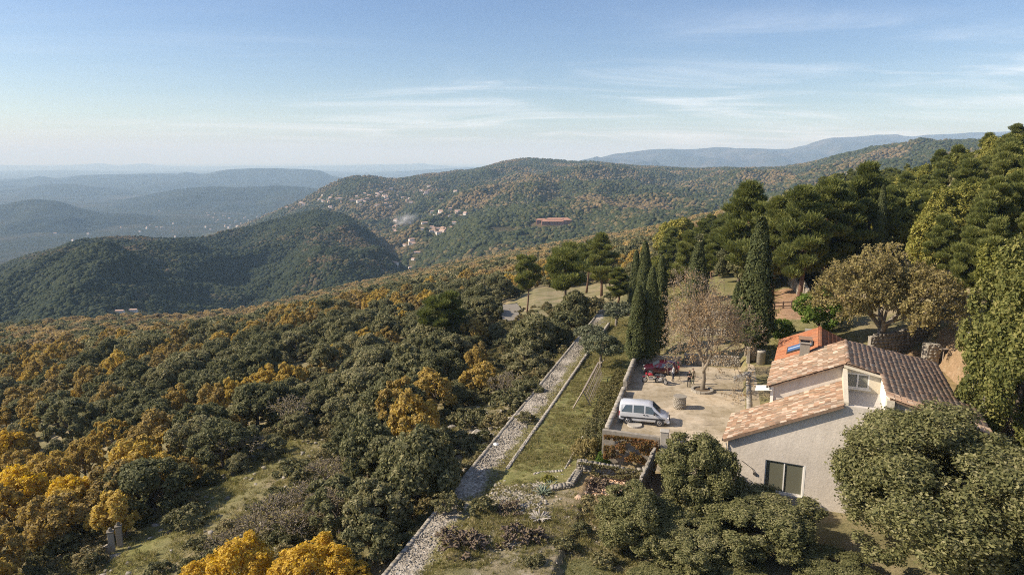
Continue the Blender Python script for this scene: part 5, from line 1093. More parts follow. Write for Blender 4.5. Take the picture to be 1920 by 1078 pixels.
# rear wing with the orange roof
wing = thing('orange_roofed_wing', H2W(1.0, 60.7, 0), 'rear wing with an orange tiled roof and a blue roof window', 'house', rz=-AH)
WO = (1.0, 60.7)
def wv(s, d, z): return (s - WO[0], d - WO[1], z)
zo = lambda s: 6.45 - .46 * abs(s - 1.0)
m = MB(); a = wv(-1.9, 57.15, -1); b = wv(3.9, 64.3, 4.9); m.box(a[0], b[0], a[1], b[1], -1, 4.85); m.add([wv(-1.9, 64.3, 4.85), wv(3.9, 64.3, 4.85), wv(1.0, 64.3, 6.2), wv(-1.9, 57.15, 4.85), wv(3.9, 57.15, 4.85), wv(1.0, 57.15, 6.2)], [(0, 1, 2), (3, 5, 4)]); m.build('wall', M_stuccow, wing)
for sg, nm in ((-1, 'roof'), (1, 'roof')):
    e = 1.0 + sg * 3.15; m = MB(); m.slab([wv(1.0, 57.0, zo(1.0) - .04), wv(1.0, 64.6, zo(1) - .04), wv(e, 64.6, zo(e) - .04), wv(e, 57.0, zo(e) - .04)], .1); rf = m.build(nm, M_deck, wing)
    me = tile_mesh(.115, .46); me.materials.append(M_tileor); base = np.array([v.co[:] for v in me.vertices]); fc = np.array([tuple(p.vertices) for p in me.polygons]); Vs = []; Fs = []; nb = 0; ang = math.atan(.46)
    for i in range(int(3.15 / (.36 * math.cos(ang))) + 1):
        s = e - sg * (i + .4) * .36 * math.cos(ang)
        if (s - 1.0) * sg < .05: continue
        for j in range(int(7.6 / SP)):
            M = Matrix.Translation(wv(s, 57.05 + (j + .5) * SP, zo(s) + .02)) @ Matrix.Rotation(-ang if sg < 0 else ang, 4, 'Y') @ Matrix.Rotation((0 if sg < 0 else math.pi) + random.gauss(0, .015), 4, 'Z'); q = base @ np.array(M.to_3x3()).T + np.array(M.translation); Vs.append(q); Fs.append(fc + nb); nb += len(q)
    tag(obj('tiles', npmesh('tiles', np.concatenate(Vs), np.concatenate(Fs), False), M_tileor, rf), kind='stuff')
    if sg < 0:
        sk = MB(); sk.slab([wv(-1.42, 58.2, zo(-1.42) + .22), wv(.48, 58.2, zo(.48) + .22), wv(.48, 59.9, zo(.48) + .22), wv(-1.42, 59.9, zo(-1.42) + .22)], .2); sk = sk.build('roof_window', M_iron, rf)
        mg = newmat('blue_glass'); b_, _o = basic(mg.node_tree, .06, .9); b_.inputs['Base Color'].default_value = (.10, .20, .42, 1); b_.inputs['IOR'].default_value = 1.8
        m = MB(); m.slab([wv(-1.34, 58.28, zo(-1.34) + .245), wv(.40, 58.28, zo(.40) + .245), wv(.40, 59.82, zo(.40) + .245), wv(-1.34, 59.82, zo(-1.34) + .245)], .02); m.build('pane', mg, sk)
        m = MB(); m.bar(wv(-1.34, 59.05, zo(-1.34) + .26), wv(.40, 59.05, zo(.4) + .26), .07, .03); m.build('bar', M_frame, sk)
m = MB(); me = tile_mesh(.16, .5); me.materials.append(M_tileor)
for k in range(18): o = obj('ridge_tile', me, None, wing); o.matrix_local = Matrix.Translation(wv(1.0, 57.2 + k * .42, zo(1) + .03)) @ Matrix.Rotation(math.pi / 2, 4, 'Z')
m = MB(); a = wv(-.2, 64.7, 0); m.box(a[0], a[0] + .6, a[1], a[1] + .6, 3, 6.1); m.build('chimney', M_stone, wing)
# right of the house: path, retaining wall, cement mixer
stone_wall([HW(11.9, 54, .5, 4.6), HW(12.5, 62, 1, 5.4), HW(13.0, 70, 1, 6.0), HW(12.2, 76, 1, 6.0)], .5, 'high pale retaining wall beside the path right of the house', sz=.32)
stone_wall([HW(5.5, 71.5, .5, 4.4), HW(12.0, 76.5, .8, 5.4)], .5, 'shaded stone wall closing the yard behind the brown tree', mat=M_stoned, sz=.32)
sheet('side_path', [(17.2, 50), (19.6, 50), (20.2, 74), (17.6, 74)], 2.56, plain('leafy_path', (.27, .20, .10), .95, .1, var=.4, scale=1.4, bmp=.4), 'leaf strewn path between the house and the retaining wall', 6, 20, .05)
stone_wall([HW(9.9, 70.0, .6, 4.6), HW(10.9, 70.6, .6, 4.6)], .9, 'stone gatepost standing in shade behind the right roof', mat=M_stone, sz=.3)
t = thing('bird_table', H2W(11.4, 70.2, 2.5), 'small pole with a flat top standing before the dark archway', 'post'); m = MB(); m.tube([(0, 0, -.3), (0, 0, 1.7)], .05, 8); m.build('pole', M_wood, t); m = MB(); m.box(-.4, .4, -.25, .25, 1.7, 1.76); m.build('top', M_wood, t)
def mixer():
    t = thing('cement_mixer', H2W(10.95, 58.3, 2.6), 'orange cement mixer with a blue frame on the path right of the house', 'cement mixer', rz=.5)
    mo = plain('orange_enamel', (.62, .20, .09), .5, .4); mb = plain('blue_enamel', (.08, .14, .30), .5, .4)
    m = MB(); m.lathe([(.2, -.45), (.42, -.3), (.5, 0), (.5, .15), (.34, .45), (.3, .5), (.27, .48), (.3, .2)], 16); d = m.build('drum', mo, t, True); d.location = (0, 0, 1.25); d.rotation_euler = (.7, .3, 0)
    m = MB(); m.bar((-.65, -.4, 0), (-.55, 0, 1.2), .07); m.bar((-.65, .4, 0), (-.55, 0, 1.2), .07); m.bar((.65, -.4, 0), (.55, 0, 1.2), .07); m.bar((.65, .4, 0), (.55, 0, 1.2), .07); m.bar((-.62, 0, .5), (.62, 0, .5), .07); m.bar((-.6, 0, 1.25), (.6, 0, 1.25), .06); m.build('frame', mb, t)
    for y in (-.42, .42): m = MB(); m.lathe([(.1, -.05), (.2, -.05), (.2, .05), (.1, .05)], 14, (-.65, y, .2), 'y'); m.build('wheel', M_iron, t)
    m = MB(); m.tube([(.62 + .28 * math.cos(a), .0, 1.25 + .28 * math.sin(a)) if False else (.66, .28 * math.cos(a), 1.25 + .28 * math.sin(a)) for a in np.linspace(0, 6.283, 17)], .02, 5, False); m.build('hand_wheel', mb, t)
mixer()
for k, (s, d) in enumerate(((11.6, 56.9), (11.9, 56.5))):
    m = MB(); m.bar((0, 0, 0), (.25, .35, 1.6), .3, .06); q = m.build('wooden_board', M_wood, None, loc=H2W(s - .1, d, 2.6)); tag(q, ('weathered board leaning by the mixer, left of the two', 'weathered board leaning by the mixer, right of the two')[k], 'board')
# garden behind: fence and light stone walls
t = thing('wooden_fence', cast(1436, 583), 'brown two rail fence across the garden behind the tallest cypress', 'fence'); A = cast(1436, 583); B = cast(1500, 580)
for k in range(5):
    q = A.lerp(B, k / 4) - A; q.z = float(zt(A.x + q.x, A.y + q.y)) - A.z; m = MB(); m.bar(q + Vector((0, 0, -.3)), q + Vector((0, 0, 1.15)), .12, .12); m.build('post', M_wooddk, t)
for zz in (.55, 1.0): m = MB(); m.bar(Vector((0, -.08, zz)), (B - A) + Vector((0, -.08, zz + float(zt(B.x, B.y)) - B.z)), .05, .14); m.build('rail', M_wooddk, t)
def pwall(pix, hgt, th, label, **k):
    P = [cast(*q) for q in pix]; stone_wall([(p.x, p.y, p.z - .6, p.z + hh) for p, hh in zip(P, hgt)], th, label, **k)
pwall([(1478, 534), (1494, 552), (1496, 556)], (2.4, 1.8, 1.7), .35, 'light stone wall stepping down behind the pine trunk', sz=.3)
pwall([(1502, 552), (1514, 566)], (2.2, 1.6), .35, 'short light stone wall right of the pine trunk', sz=.3)
# far lodge and small things at the end of the track
def lodge(px, py, L, W, H, label, rz):
    p = cast(px, py); t = thing('garden_shed', p, label, 'shed', rz=rz); m = MB(); m.box(-L / 2, L / 2, -W / 2, W / 2, -1.5, H); m.build('wall', M_conc, t)
    m = MB(); m.slab([(-L / 2 - .3, -W / 2 - .3, H), (L / 2 + .3, -W / 2 - .3, H), (L / 2 + .3, W / 2 + .3, H + .9), (-L / 2 - .3, W / 2 + .3, H + .9)], -.12); m.build('roof', M_stoned, t)
    m = MB(); m.box(-.5, .5, -W / 2 - .03, -W / 2 + .05, -.2, H - .3); m.build('door', M_wooddk, t)
lodge(952, 592, 4.5, 3, .9, 'low grey roofed shed half hidden by oaks beyond the wood edge', .3)
lodge(958, 606, 2.6, 2, .7, 'small white walled shed below the grey roofed shed', .2)

# ---------------------------------------------------------------- hedge, vines, low plants, grass
def box_leaves(n, fn, size, nb=(0, 0, .4), asp=.55):
    c = np.array([fn() for _ in range(n)]); return leaf_quads(c, unit(rsph(n) + np.array(nb)), size * rng.uniform(.6, 1.35, n), asp)
def hedge():
    def pt():
        t = random.random(); u = 54.2 + t * 14.6; wd = .75 + .2 * mnoise.noise(Vector((u * .6, 1, 0))); hh = 1.85 + .18 * mnoise.noise(Vector((u * .8, 5, 0))) - .2 * t
        f = random.random()
        if f < .55: a, z = random.uniform(-wd, wd), hh
        elif f < .85: a, z = -wd, random.uniform(0, hh)
        else: a, z = wd * .9, random.uniform(.6, hh)
        n = mnoise.fractal(Vector((u * 1.7, a * 1.7, z * 1.7)), .8, 2, 3) * .16; p = E2W(-8.85 + a + n, u, z + n + random.gauss(0, .04)); return (p.x - HB.x, p.y - HB.y, p.z)
    HB = E2W(-8.85, 54.2); g = thing('hedge', (HB.x, HB.y, -2.1), 'long clipped olive brown hedge along the outside of the courtyard wall', 'hedge')
    m = leafmat('leaf_hedge', [(.1, (.07, .07, .028)), (.4, (.125, .115, .045)), (.7, (.19, .165, .065)), (.95, (.26, .20, .09))], trans=.22, objw=.0)
    q = box_leaves(30000, pt, .075); obj('foliage', npmesh('foliage', *q), m, g)
    core = MB(); P = [E2W(-9.35, 54.5) - HB, E2W(-8.3, 54.5) - HB, E2W(-8.3, 68.6) - HB, E2W(-9.3, 68.6) - HB]; core.prism([(p.x, p.y) for p in P], -.2, 1.45); obj('stems', core.mesh('stems'), M_brush, g)
hedge()
def leaf_mound(name, loc, rx, ry, rz_, n, size, mat, label, cat, group=None, low=-.1, nl=10, rot=0.0):
    (q, lc) = lobes_crown(1, 1, nl, 9, n, size / max(rx, rz_), bottom=low, lobe=.45, sub=.42, spread=.6); V, Fq = q; V = V * np.array([rx, ry, rz_])
    g = thing(name, loc, label, cat, group, rz=rot); obj('foliage', npmesh('foliage', V, Fq), mat, g)
    m = MB()
    for k in range(6):
        a = k * 1.05; m.tube([(0, 0, -.2), (math.cos(a) * rx * .3, math.sin(a) * ry * .3, rz_ * .35), (math.cos(a) * rx * .6, math.sin(a) * ry * .6, rz_ * .55)], [.05, .03, .01], 5)
    obj('stems', m.mesh('stems', True), M_brush, g); return g
p = E2W(-8.7, 53.0, -2.0); leaf_mound('climbing_shrub', p, 1.35, 1.5, 2.0, 9000, .085, M_shrub, 'large straggling shrub at the near end of the hedge beside the van', 'shrub', nl=14)
p = E2W(-9.3, 50.6, -2.2); leaf_mound('climbing_shrub', p, 1.0, 1.3, 1.4, 5200, .08, M_brown, 'brownish shrub spilling over the corner of the front parapet', 'shrub', nl=12)
def wall_vine(v0, v1, u0, z0, z1, n, mat, label):
    B = E2W((v0 + v1) / 2, u0)
    def pt():
        t = random.random(); z = z0 + (z1 - z0) * random.random() ** 1.2; k = mnoise.fractal(Vector((t * 5, z * 2, v0)), .8, 2, 3)
        if k < -.12: z = z1 - .1 * random.random()
        p = E2W(v0 + (v1 - v0) * t, u0 - .28 - .18 * abs(k) - random.random() * .12, z); return (p.x - B.x, p.y - B.y, p.z)
    g = thing('wall_vine', (B.x, B.y, 0), label, 'vine'); obj('leaves', npmesh('leaves', *box_leaves(n, pt, .075, (-.2, -.6, .4))), mat, g)
M_vine = leafmat('leaf_vine', [(.15, (.10, .09, .035)), (.45, (.19, .14, .05)), (.7, (.30, .15, .06)), (.95, (.40, .19, .09))], trans=.3, objw=.0)
wall_vine(-7.7, -3.6, 49.75, -1.7, .25, 7000, M_vine, 'reddish brown vine hanging over the front courtyard parapet')
wall_vine(-9.2, -4.4, 47.5, -2.1, -1.2, 2600, M_shrub, 'green vine on the rough lower retaining wall')
def agave(px, py, r_, n, mat, label, flat=.5):
    p = cast(px, py); g = thing('agave', p, label, 'agave')
    for k in range(n):
        a = k * 2.4 + random.uniform(-.2, .2); el = random.uniform(.15, 1.2) * (1 - flat) + flat * .25; L = r_ * random.uniform(.75, 1.1); d = Vector((math.cos(a) * math.cos(el), math.sin(a) * math.cos(el), math.sin(el))); s = Vector((-math.sin(a), math.cos(a), 0)); up = d.cross(s) * -1
        w_ = .055 * r_ / .8; m = MB(); q = [Vector((0, 0, .06)), d * L * .45 + up * .02, d * L * .8, d * L + Vector((0, 0, -.1 * L))]; ws = [w_, w_ * 1.25, w_ * .7, .004]; V = []
        for c, x in zip(q, ws): V += [c - s * x, c + up * x * .45, c + s * x, c - up * x * .5]
        m.add(V, [(4 * i + j, 4 * i + (j + 1) % 4, 4 * i + 4 + (j + 1) % 4, 4 * i + 4 + j) for i in range(3) for j in range(4)]); m.build('leaf', mat, g, True)
agave(903, 778, .95, 22, M_agave, 'green agave above the pale boulder left of the track')
agave(1018, 925, .85, 30, M_agave, 'blue green agave rosette below the rubble heap', .3)
agave(1035, 910, .6, 22, M_agave, 'smaller agave behind the blue green rosette')
agave(1012, 972, .95, 30, M_agdead, 'dry grey agave with fallen leaves in the rough grass', .8)
agave(962, 1022, .7, 22, M_agdead, 'withered grey agave at the thin kerb line', .8)
agave(1728, 590, .9, 20, M_agave, 'pale agave on the bank behind the brown tree')
for (a, b, hp, wp, lab) in ((870, 1018, 32, 118, 'wide heap of dry reddish brushwood in the grass'), (975, 1010, 30, 100, 'heap of dry brushwood by the withered agave'), (955, 960, 20, 60, 'small twiggy bush below the rubble heap'), (1120, 912, 26, 52, 'grey twiggy bush on the orange rubble')):
    plant_px('pollard_shrub', a, b, hp, lab, 'brushwood', wpx=wp)
p = cast(1128, 868); leaf_mound('rosemary_bush', p, .75, .7, .8, 3600, .07, M_green, 'dark green bush in the gap of the broken stone wall', 'bush')
p = cast(1130, 890); leaf_mound('lavender_bush', p, .8, .7, .5, 2600, .06, M_olive, 'grey green bush below the retaining wall', 'bush')
p = cast(1027, 902); leaf_mound('broom_bush', p, .5, .5, .5, 1600, .06, M_lime, 'small yellow green bush behind the agaves', 'bush')
SH = [(1090, 1000), (1060, 1035), (1120, 960), (1000, 1060), (905, 960), (840, 960), (780, 1010), (1130, 1060)]
for i, (a, b) in enumerate(SH): plant_px('shrub', a, b, 22 + 6 * (i % 3), 'low scrubby bush in the rough grass near the bottom edge', 'bush', 'low bushes in the rough grass', wpx=40 + 10 * (i % 3))
SG = [(975, 690), (1000, 700), (1018, 670), (960, 770), (985, 790), (930, 800), (880, 800), (860, 850), (905, 850), (830, 890), (1100, 590), (1060, 625), (1090, 600), (850, 775), (700, 1020), (730, 985), (660, 880), (600, 870), (640, 850), (560, 900), (480, 960), (430, 1000), (380, 1040), (350, 990), (520, 930), (300, 1075), (170, 1060), (130, 1040), (270, 985)]
for i, (a, b) in enumerate(SG): plant_px('shrub', a, b, 18 + 7 * (i % 4), 'low bush on the open slope left of the stone track', 'bush', 'low bushes of the open slope', wpx=38 + 12 * (i % 4))
# small plants and grass, uncountable
def tuft(n, hgt, w_, spread):
    a = rng.uniform(0, 6.28, n); r_ = spread * np.sqrt(rng.uniform(0, 1, n)); c = np.stack([np.cos(a) * r_, np.sin(a) * r_, np.full(n, hgt * .45)], 1); up = unit(np.stack([np.cos(a) * .5, np.sin(a) * .5, np.ones(n)], 1) + rsph(n) * .3); nr = unit(np.cross(up, rsph(n)))
    V, Fq = leaf_quads(c, nr, hgt * .5 * rng.uniform(.6, 1.3, n), w_, up); me = npmesh('tuft', V, Fq); me.materials.append(M_grass); return me
TF = form_coll('grass_forms', [tuft(34, .15, .16, .24), tuft(26, .20, .12, .22), tuft(44, .10, .2, .3), tuft(22, .30, .09, .18)])
def grass(name, n, region, label, smin=.6, smax=1.4, prob=None):
    pts = []
    v = rng.uniform(region[0], region[1], n); u = rng.uniform(region[2], region[3], n); x = v * VE[0] + u * UE[0]; y = v * VE[1] + u * UE[1]; k = np.ones(n, bool)
    den = np.array([mnoise.fractal((a * .5, b * .5, 2), .8, 2, 3) for a, b in zip(x, y)]); k &= (den + rng.uniform(-.4, .6, n)) > -.05
    if prob is not None: k &= prob(v, u)
    x, y = x[k], y[k]; z = zt(x, y); px, py, dep = proj(x, y, z); q = (px > -20) & (px < 1940) & (py < 1100); P = np.stack([x, y, z - .02], 1)[q]
    return gn_scatter(name, TF, P, rng.uniform(smin, smax, len(P)), rng.integers(0, 4, len(P)), label, tilt=.15)
grass('lawn_grass', 13000, (VT1 + .3, -9.7, 46.5, 100), 'short green grass of the lawn beside the track', .45, 1.0)
grass('rough_grass', 9000, (-17, -3.5, 30, 46), 'rough dry grass near the bottom edge', .5, 1.2, lambda v, u: (v > VT0 + 1.9 + .5 * np.sin(u * 1.3)) & ~((v > -8.6) & (u > 43.4)))
grass('track_grass', 4500, (VT0 + 1.7, VT1, 32, 103), 'dry grass growing along the right half of the track', .35, .9)
grass('slope_grass', 24000, (-52, VT0 - .3, 34, 110), 'dry grass on the open slope left of the track', .8, 1.9)
grass('garden_grass', 8000, (-14, 14, 71, 128), 'grass of the garden behind the courtyard', .7, 1.5)
def scrub():
    n = 1600; v = rng.uniform(-60, VT0 - .8, n); u = rng.uniform(32, 130, n); x = v * VE[0] + u * UE[0]; y = v * VE[1] + u * UE[1]; z = zt(x, y); px, py, dep = proj(x, y, z); k = (px > -20) & (px < 1400) & (py < 1100) & ~in_poly(px, py, CLEAR[0]) & (rng.uniform(0, 1, n) < .75)
    scatter('scrub', ['shrub'], np.stack([x, y, z - .05], 1)[k], rng.uniform(.5, 1.3, k.sum()), rng.integers(0, 4, k.sum()), 'low scrub under and between the oaks of the slope')
scrub()

# ---------------------------------------------------------------- trellis
def trellis():
    zb = -2.15
    def solve(bx, by, tx, ty):
        b = Pz(bx, by, zb); best = None
        for a in np.linspace(.0, 1.6, 33):
            for hh in np.linspace(.8, 2.6, 37):
                q = Vector((b.x - VE[0] * a, b.y - VE[1] * a, zb + hh)); x, y, _ = proj(*q); e = (x - tx) ** 2 + (y - ty) ** 2
                if best is None or e < best[0]: best = (e, a, hh)
        return b, best[1], best[2]
    b0, a0, h0 = solve(1109, 760, 1093, 733); b1, a1, h1 = solve(1131, 708, 1122, 680); a_, hh = (a0 + a1) / 2, (h0 + h1) / 2
    t0 = Vector((b0.x - VE[0] * a0, b0.y - VE[1] * a0, zb + h0)); t1 = Vector((b1.x - VE[0] * a1, b1.y - VE[1] * a1, zb + h1)); leg = Pz(1073, 764, zb)
    g = thing('wooden_trellis', b0, 'leaning grey trellis of wooden poles standing on the lawn', 'trellis'); o = Vector(b0)
    m = MB(); m.bar(t0 - o, t1 - o, .16, .14); m.build('top_beam', M_wood, g)
    for q, base in ((t0, leg), (t1, t1 - Vector((VE[0] * .5, VE[1] * .5, hh)))): m = MB(); m.bar(Vector((base.x, base.y, zb - .2)) - o, q - o, .1, .1); m.build('leg', M_wood, g)
    n = 13
    for k in range(n):
        f = k / (n - 1); a = t0.lerp(t1, f); b = b0.lerp(b1, f) - Vector((0, 0, .15)); m = MB(); m.bar(b - o, a - o, .11, .06); m.build('slat', M_wood, g)
    for f in (.35, .7): m = MB(); m.bar(b0.lerp(t0, f) - o + Vector((0, 0, .05)), b1.lerp(t1, f) - o + Vector((0, 0, .05)), .05, .05); m.build('cross_rail', M_wood, g)
trellis()

# ---------------------------------------------------------------- courtyard things
def well():
    p = Pz(1274, 764, .05); g = thing('stone_well', p, 'low round stone well standing alone in the courtyard', 'well'); m = MB(); m.lathe([(.44, 0), (.50, 0), (.49, .98), (.40, .98), (.40, .3)], 24); m.build('core', M_mortar, g)
    C = []; Hf = []; A = []
    for r_ in range(8):
        for k in range(20): A.append((k + .5 * (r_ % 2)) / 20 * 6.283 + random.gauss(0, .02)); C.append((.50 - r_ * .002, .07 + r_ * .122)); Hf.append((.045, .076 * random.uniform(.85, 1), .056))
    n = len(A); V, Fq = stones(np.zeros((n, 3)), np.array(Hf), .02); V = V.reshape(n, 8, 3); out = []
    for i in range(n): c, s = math.cos(A[i]), math.sin(A[i]); q = V[i] + np.array([C[i][0], 0, C[i][1]]); out.append(np.stack([q[:, 0] * c - q[:, 1] * s, q[:, 0] * s + q[:, 1] * c, q[:, 2]], 1))
    tag(obj('stones', npmesh('stones', np.concatenate(out), Fq), M_stone, g), kind='stuff')
    m = MB(); m.lathe([(.42, .985), (.56, .985), (.56, 1.06), (.42, 1.06)], 24); m.build('rim', M_stoned, g); m = MB(); m.lathe([(.0, .9), (.43, .9), (.43, .93), (0, .93)], 20); m.build('lid', M_iron, g)
well()
p = Pz(1316, 733, .05); g = thing('tree_ring', p, 'round stone kerb around the foot of the bare courtyard tree', 'kerb')
for k in range(16):
    a0, a1 = k / 16 * 6.283 + .015, (k + 1) / 16 * 6.283 - .015; m = MB(); m.hexa([(math.cos(a) * r_, math.sin(a) * r_, z) for z in (0, .22) for a, r_ in ((a0, .78), (a0, 1.02), (a1, 1.02), (a1, .78))]); m.build('kerb_stone', M_stone, g)
m = MB(); m.lathe([(0, .08), (.78, .08), (.78, .10), (0, .12)], 20); m.build('soil', plain('tree_soil', (.16, .12, .08), .95, .1, var=.4, bmp=.5), g)
p = Pz(1190, 797.5, .05); g = MB(); g.lathe([(.42, .0), (.60, .0), (.58, .12), (.44, .12)], 22); g.cur = 1; g.lathe([(0, .03), (.43, .03), (.43, .05), (0, .05)], 18); g = g.build('round_basin', [M_conc, plain('dark_water', (.12, .13, .12), .3, .4)], None, loc=p); tag(g, 'low round stone rim set in the ground before the van', 'basin')

M_rubber = plain('tyre_rubber', (.025, .025, .026), .85, .2); M_rim = plain('wheel_rim', (.45, .45, .46), .35, .5, metal=.7); M_plastic = plain('black_plastic', (.035, .036, .04), .6, .3); M_cglass = newmat('car_glass')
b_, _ = basic(M_cglass.node_tree, .05, .8); b_.inputs['Base Color'].default_value = (.045, .06, .08, 1); b_.inputs['IOR'].default_value = 1.7
M_lamp = plain('lamp_glass', (.70, .70, .68), .15, .6); M_tail = plain('tail_light', (.45, .03, .03), .25, .5); M_plate = plain('number_plate', (.62, .55, .20), .5, .3)
def car(name, loc, rz, label, cat, paint, st, sides, screen, rear, wheels, wr, belt_moulding=None, group=None, rack=None):
    """body lofted through stations (x, top z, belt half width, roof half width, sill z, belt z); x forwards"""
    t = thing(name, loc, label, cat, group, rz=rz); t.scale = (.9, .9, .9); V = []; n = len(st)
    def ring(s):
        x, zt_, hw, rw, zs, zb = s; zb = min(zb, zt_ - .06); half = [(0, zt_ + .02), (rw * .8, zt_), (rw, zt_ - .07), (hw * .985, zb), (hw, (zb + zs) / 2 + .05), (hw * .99, zs + .12), (hw * .9, zs)]
        return [(x, -y, z) for y, z in half[::-1]] + [(x, y, z) for y, z in half[1:]]
    k = 13
    for s in st: V += ring(s)
    Fq = [(i * k + j, i * k + j + 1, (i + 1) * k + j + 1, (i + 1) * k + j) for i in range(n - 1) for j in range(k - 1)] + [(i * k + k - 1, i * k, (i + 1) * k, (i + 1) * k + k - 1) for i in range(n - 1)] + [tuple(range(k))[::-1], tuple((n - 1) * k + j for j in range(k))]
    m = MB(); m.add(V, Fq); body = m.build('body', paint, t, True); bevel(body, .03, 2)
    A = np.array(st)
    def at(x, j): return np.interp(x, A[:, 0], A[:, j])
    def sidept(x, f, off=.012):                                    # f = 0 at the belt, 1 at the roof edge
        zt_, hw, rw, zb = at(x, 1), at(x, 2), at(x, 3), at(x, 5); y = hw * .985 * (1 - f) + rw * f; z = zb * (1 - f) + (zt_ - .07) * f; return y + off, z
    for (x0, x1, x0t, x1t, f0, f1) in sides:
        for sg in (-1, 1):
            P = []
            for x, f in ((x0, f0), (x1, f0), (x1t, f1), (x0t, f1)): y, z = sidept(x, f); P.append((x, sg * y, z))
            q = [(x, y - sg * .02, z) for x, y, z in P]; m = MB(); m.hexa(P + q); m.build('window', M_cglass, t)
    for nm, (xa, xb, wa, wb, off) in (('windscreen', screen), ('rear_window', rear)):
        P = [(xa, -wa, at(xa, 1) + off), (xa, wa, at(xa, 1) + off), (xb, wb, at(xb, 1) + off), (xb, -wb, at(xb, 1) + off)]; m = MB(); m.hexa(P + [(x, y, z - .03) for x, y, z in P]); m.build(nm, M_cglass, t)
    hw = A[:, 2].max()
    for x in wheels:
        for sg in (-1, 1):
            m = MB(); m.lathe([(wr * .6, -.1), (wr * .95, -.1), (wr, -.06), (wr, .06), (wr * .95, .1), (wr * .6, .1)], 20, (0, 0, 0), 'y'); w_ = m.build('wheel', M_rubber, t, True, loc=(x, sg * (hw - .09), wr))
            m = MB(); m.lathe([(wr * .62, -.075), (wr * .62, .1), (wr * .5, .112), (.08, .09), (.05, .115), (0.01, .115)], 14, (0, 0, 0), 'y'); r_ = m.build('rim', M_rim, w_, True); r_.rotation_euler = (0, 0, 0 if sg > 0 else math.pi)
            m = MB(); m.lathe([(wr * 1.18, -.02), (wr * 1.18, .02), (wr * .3, .021), (wr * .3, -.021)], 20, (x, sg * (hw - .008), wr + .02), 'y'); m.build('wheel_arch', M_plastic, t)
    xf, xr = A[-1, 0], A[0, 0]; zf = at(xf - .1, 1)
    for sg in (-1, 1):
        m = MB(); m.box(xf - .26, xf - .03, sg * (hw - .30) - .17, sg * (hw - .30) + .17, zf - .22, zf - .05); bevel(m.build('headlight', M_lamp, t), .03)
        m = MB(); m.box(xr - .02, xr + .1, sg * (hw - .14) - .09, sg * (hw - .14) + .09, .75, 1.15); m.build('tail_light', M_tail, t)
        m = MB(); m.box(screen[0] - .35 if False else wheels[1] - .55, wheels[1] - .38, sg * (hw + .02), sg * (hw + .2), at(wheels[1] - .5, 5) + .02, at(wheels[1] - .5, 5) + .2); bevel(m.build('mirror', M_plastic, t), .03)
        if belt_moulding: m = MB(); y = hw + .004; m.box(xr + .15, xf - .35, sg * y - .012, sg * y + .012, belt_moulding - .06, belt_moulding + .06); m.build('side_moulding', M_plastic, t)
        for hx in (wheels[1] - 1.45, wheels[1] - 1.2): m = MB(); m.box(hx, hx + .17, sg * hw - .01, sg * (hw + .025) + .0, at(hx, 5) - .12, at(hx, 5) - .06); m.build('door_handle', M_plastic, t)
    m = MB(); m.box(xf - .22, xf + .05, -hw * .93, hw * .93, .3, .52); bevel(m.build('front_bumper', paint if belt_moulding else M_plastic, t), .05, 3); m = MB(); m.box(xf - .03, xf + .058, -hw * .6, hw * .6, .54, .66); m.build('grille', M_plastic, t)
    m = MB(); m.box(xr - .06, xr + .2, -hw * .93, hw * .93, .32, .56); bevel(m.build('rear_bumper', M_plastic, t), .05, 3); m = MB(); m.box(xf + .05, xf + .065, -.26, .26, .36, .47); m.build('number_plate', M_plate, t)
    return t
def paint(name, c): return plain(name, c, .32, .5, metal=.15, var=.06, scale=2, coat=.6)
P_white = paint('silver_white_paint', (.62, .63, .65)); P_red = paint('dark_red_paint', (.05, .006, .014)); P_red2 = paint('maroon_paint', (.05, .010, .012))
a, b = Pz(1177.5, 795, .05), Pz(1236, 800, .05); hd = math.atan2(b.y - a.y, b.x - a.x); mid = (a + b) / 2; nl_ = Vector((-math.sin(hd), math.cos(hd), 0))
van_st = [(-2.2, 1.55, .80, .62, .42, 1.0), (-2.14, 1.80, .87, .68, .36, 1.05), (-1.9, 1.90, .90, .72, .32, 1.08), (-.6, 1.93, .905, .73, .3, 1.08), (.35, 1.92, .905, .73, .3, 1.06), (.72, 1.82, .905, .72, .3, 1.05), (1.1, 1.46, .90, .74, .3, 1.02), (1.45, 1.14, .89, .78, .3, .98), (1.85, 1.02, .87, .72, .32, .90), (2.12, .86, .80, .60, .36, .74), (2.2, .68, .70, .52, .40, .62)]
car('white_van', mid + nl_ * .82, hd, 'silver white passenger van parked in the courtyard by the wall', 'van', P_white, van_st,
    [(-1.98, -1.05, -1.98, -1.05, .08, .90), (-.92, -.02, -.92, -.02, .08, .90), (.12, 1.0, .12, .62, .08, .88), (1.08, 1.38, .78, .80, .08, .55)], (.74, 1.42, .62, .70, .022), (-2.19, -2.12, .5, .5, -.2), (-1.42, 1.38), .33, belt_moulding=.66)
hat_st = [(-1.9, 1.0, .70, .55, .42, .80), (-1.8, 1.12, .80, .58, .34, .88), (-1.45, 1.38, .83, .58, .28, .92), (-.6, 1.44, .84, .60, .26, .92), (.15, 1.40, .84, .60, .26, .90), (.45, 1.22, .84, .62, .26, .89), (.95, .95, .83, .66, .26, .84), (1.5, .86, .80, .62, .28, .76), (1.82, .74, .72, .55, .34, .64), (1.9, .58, .62, .48, .40, .54)]
def hatch(loc, rz, label, pt, nm='parked_car'): return car(nm, loc, rz, label, 'car', pt, hat_st, [(-1.35, -.55, -1.2, -.5, .10, .88), (-.42, .62, -.40, .28, .10, .88)], (.2, .9, .52, .58, .022), (-1.78, -1.5, .46, .46, .022), (-1.18, 1.18), .29)
p = Pz(1242, 704, .05); hatch(p + Vector((0, .75, 0)), R(180 - 9), 'dark red hatchback parked at the back of the courtyard under the bare tree', P_red)
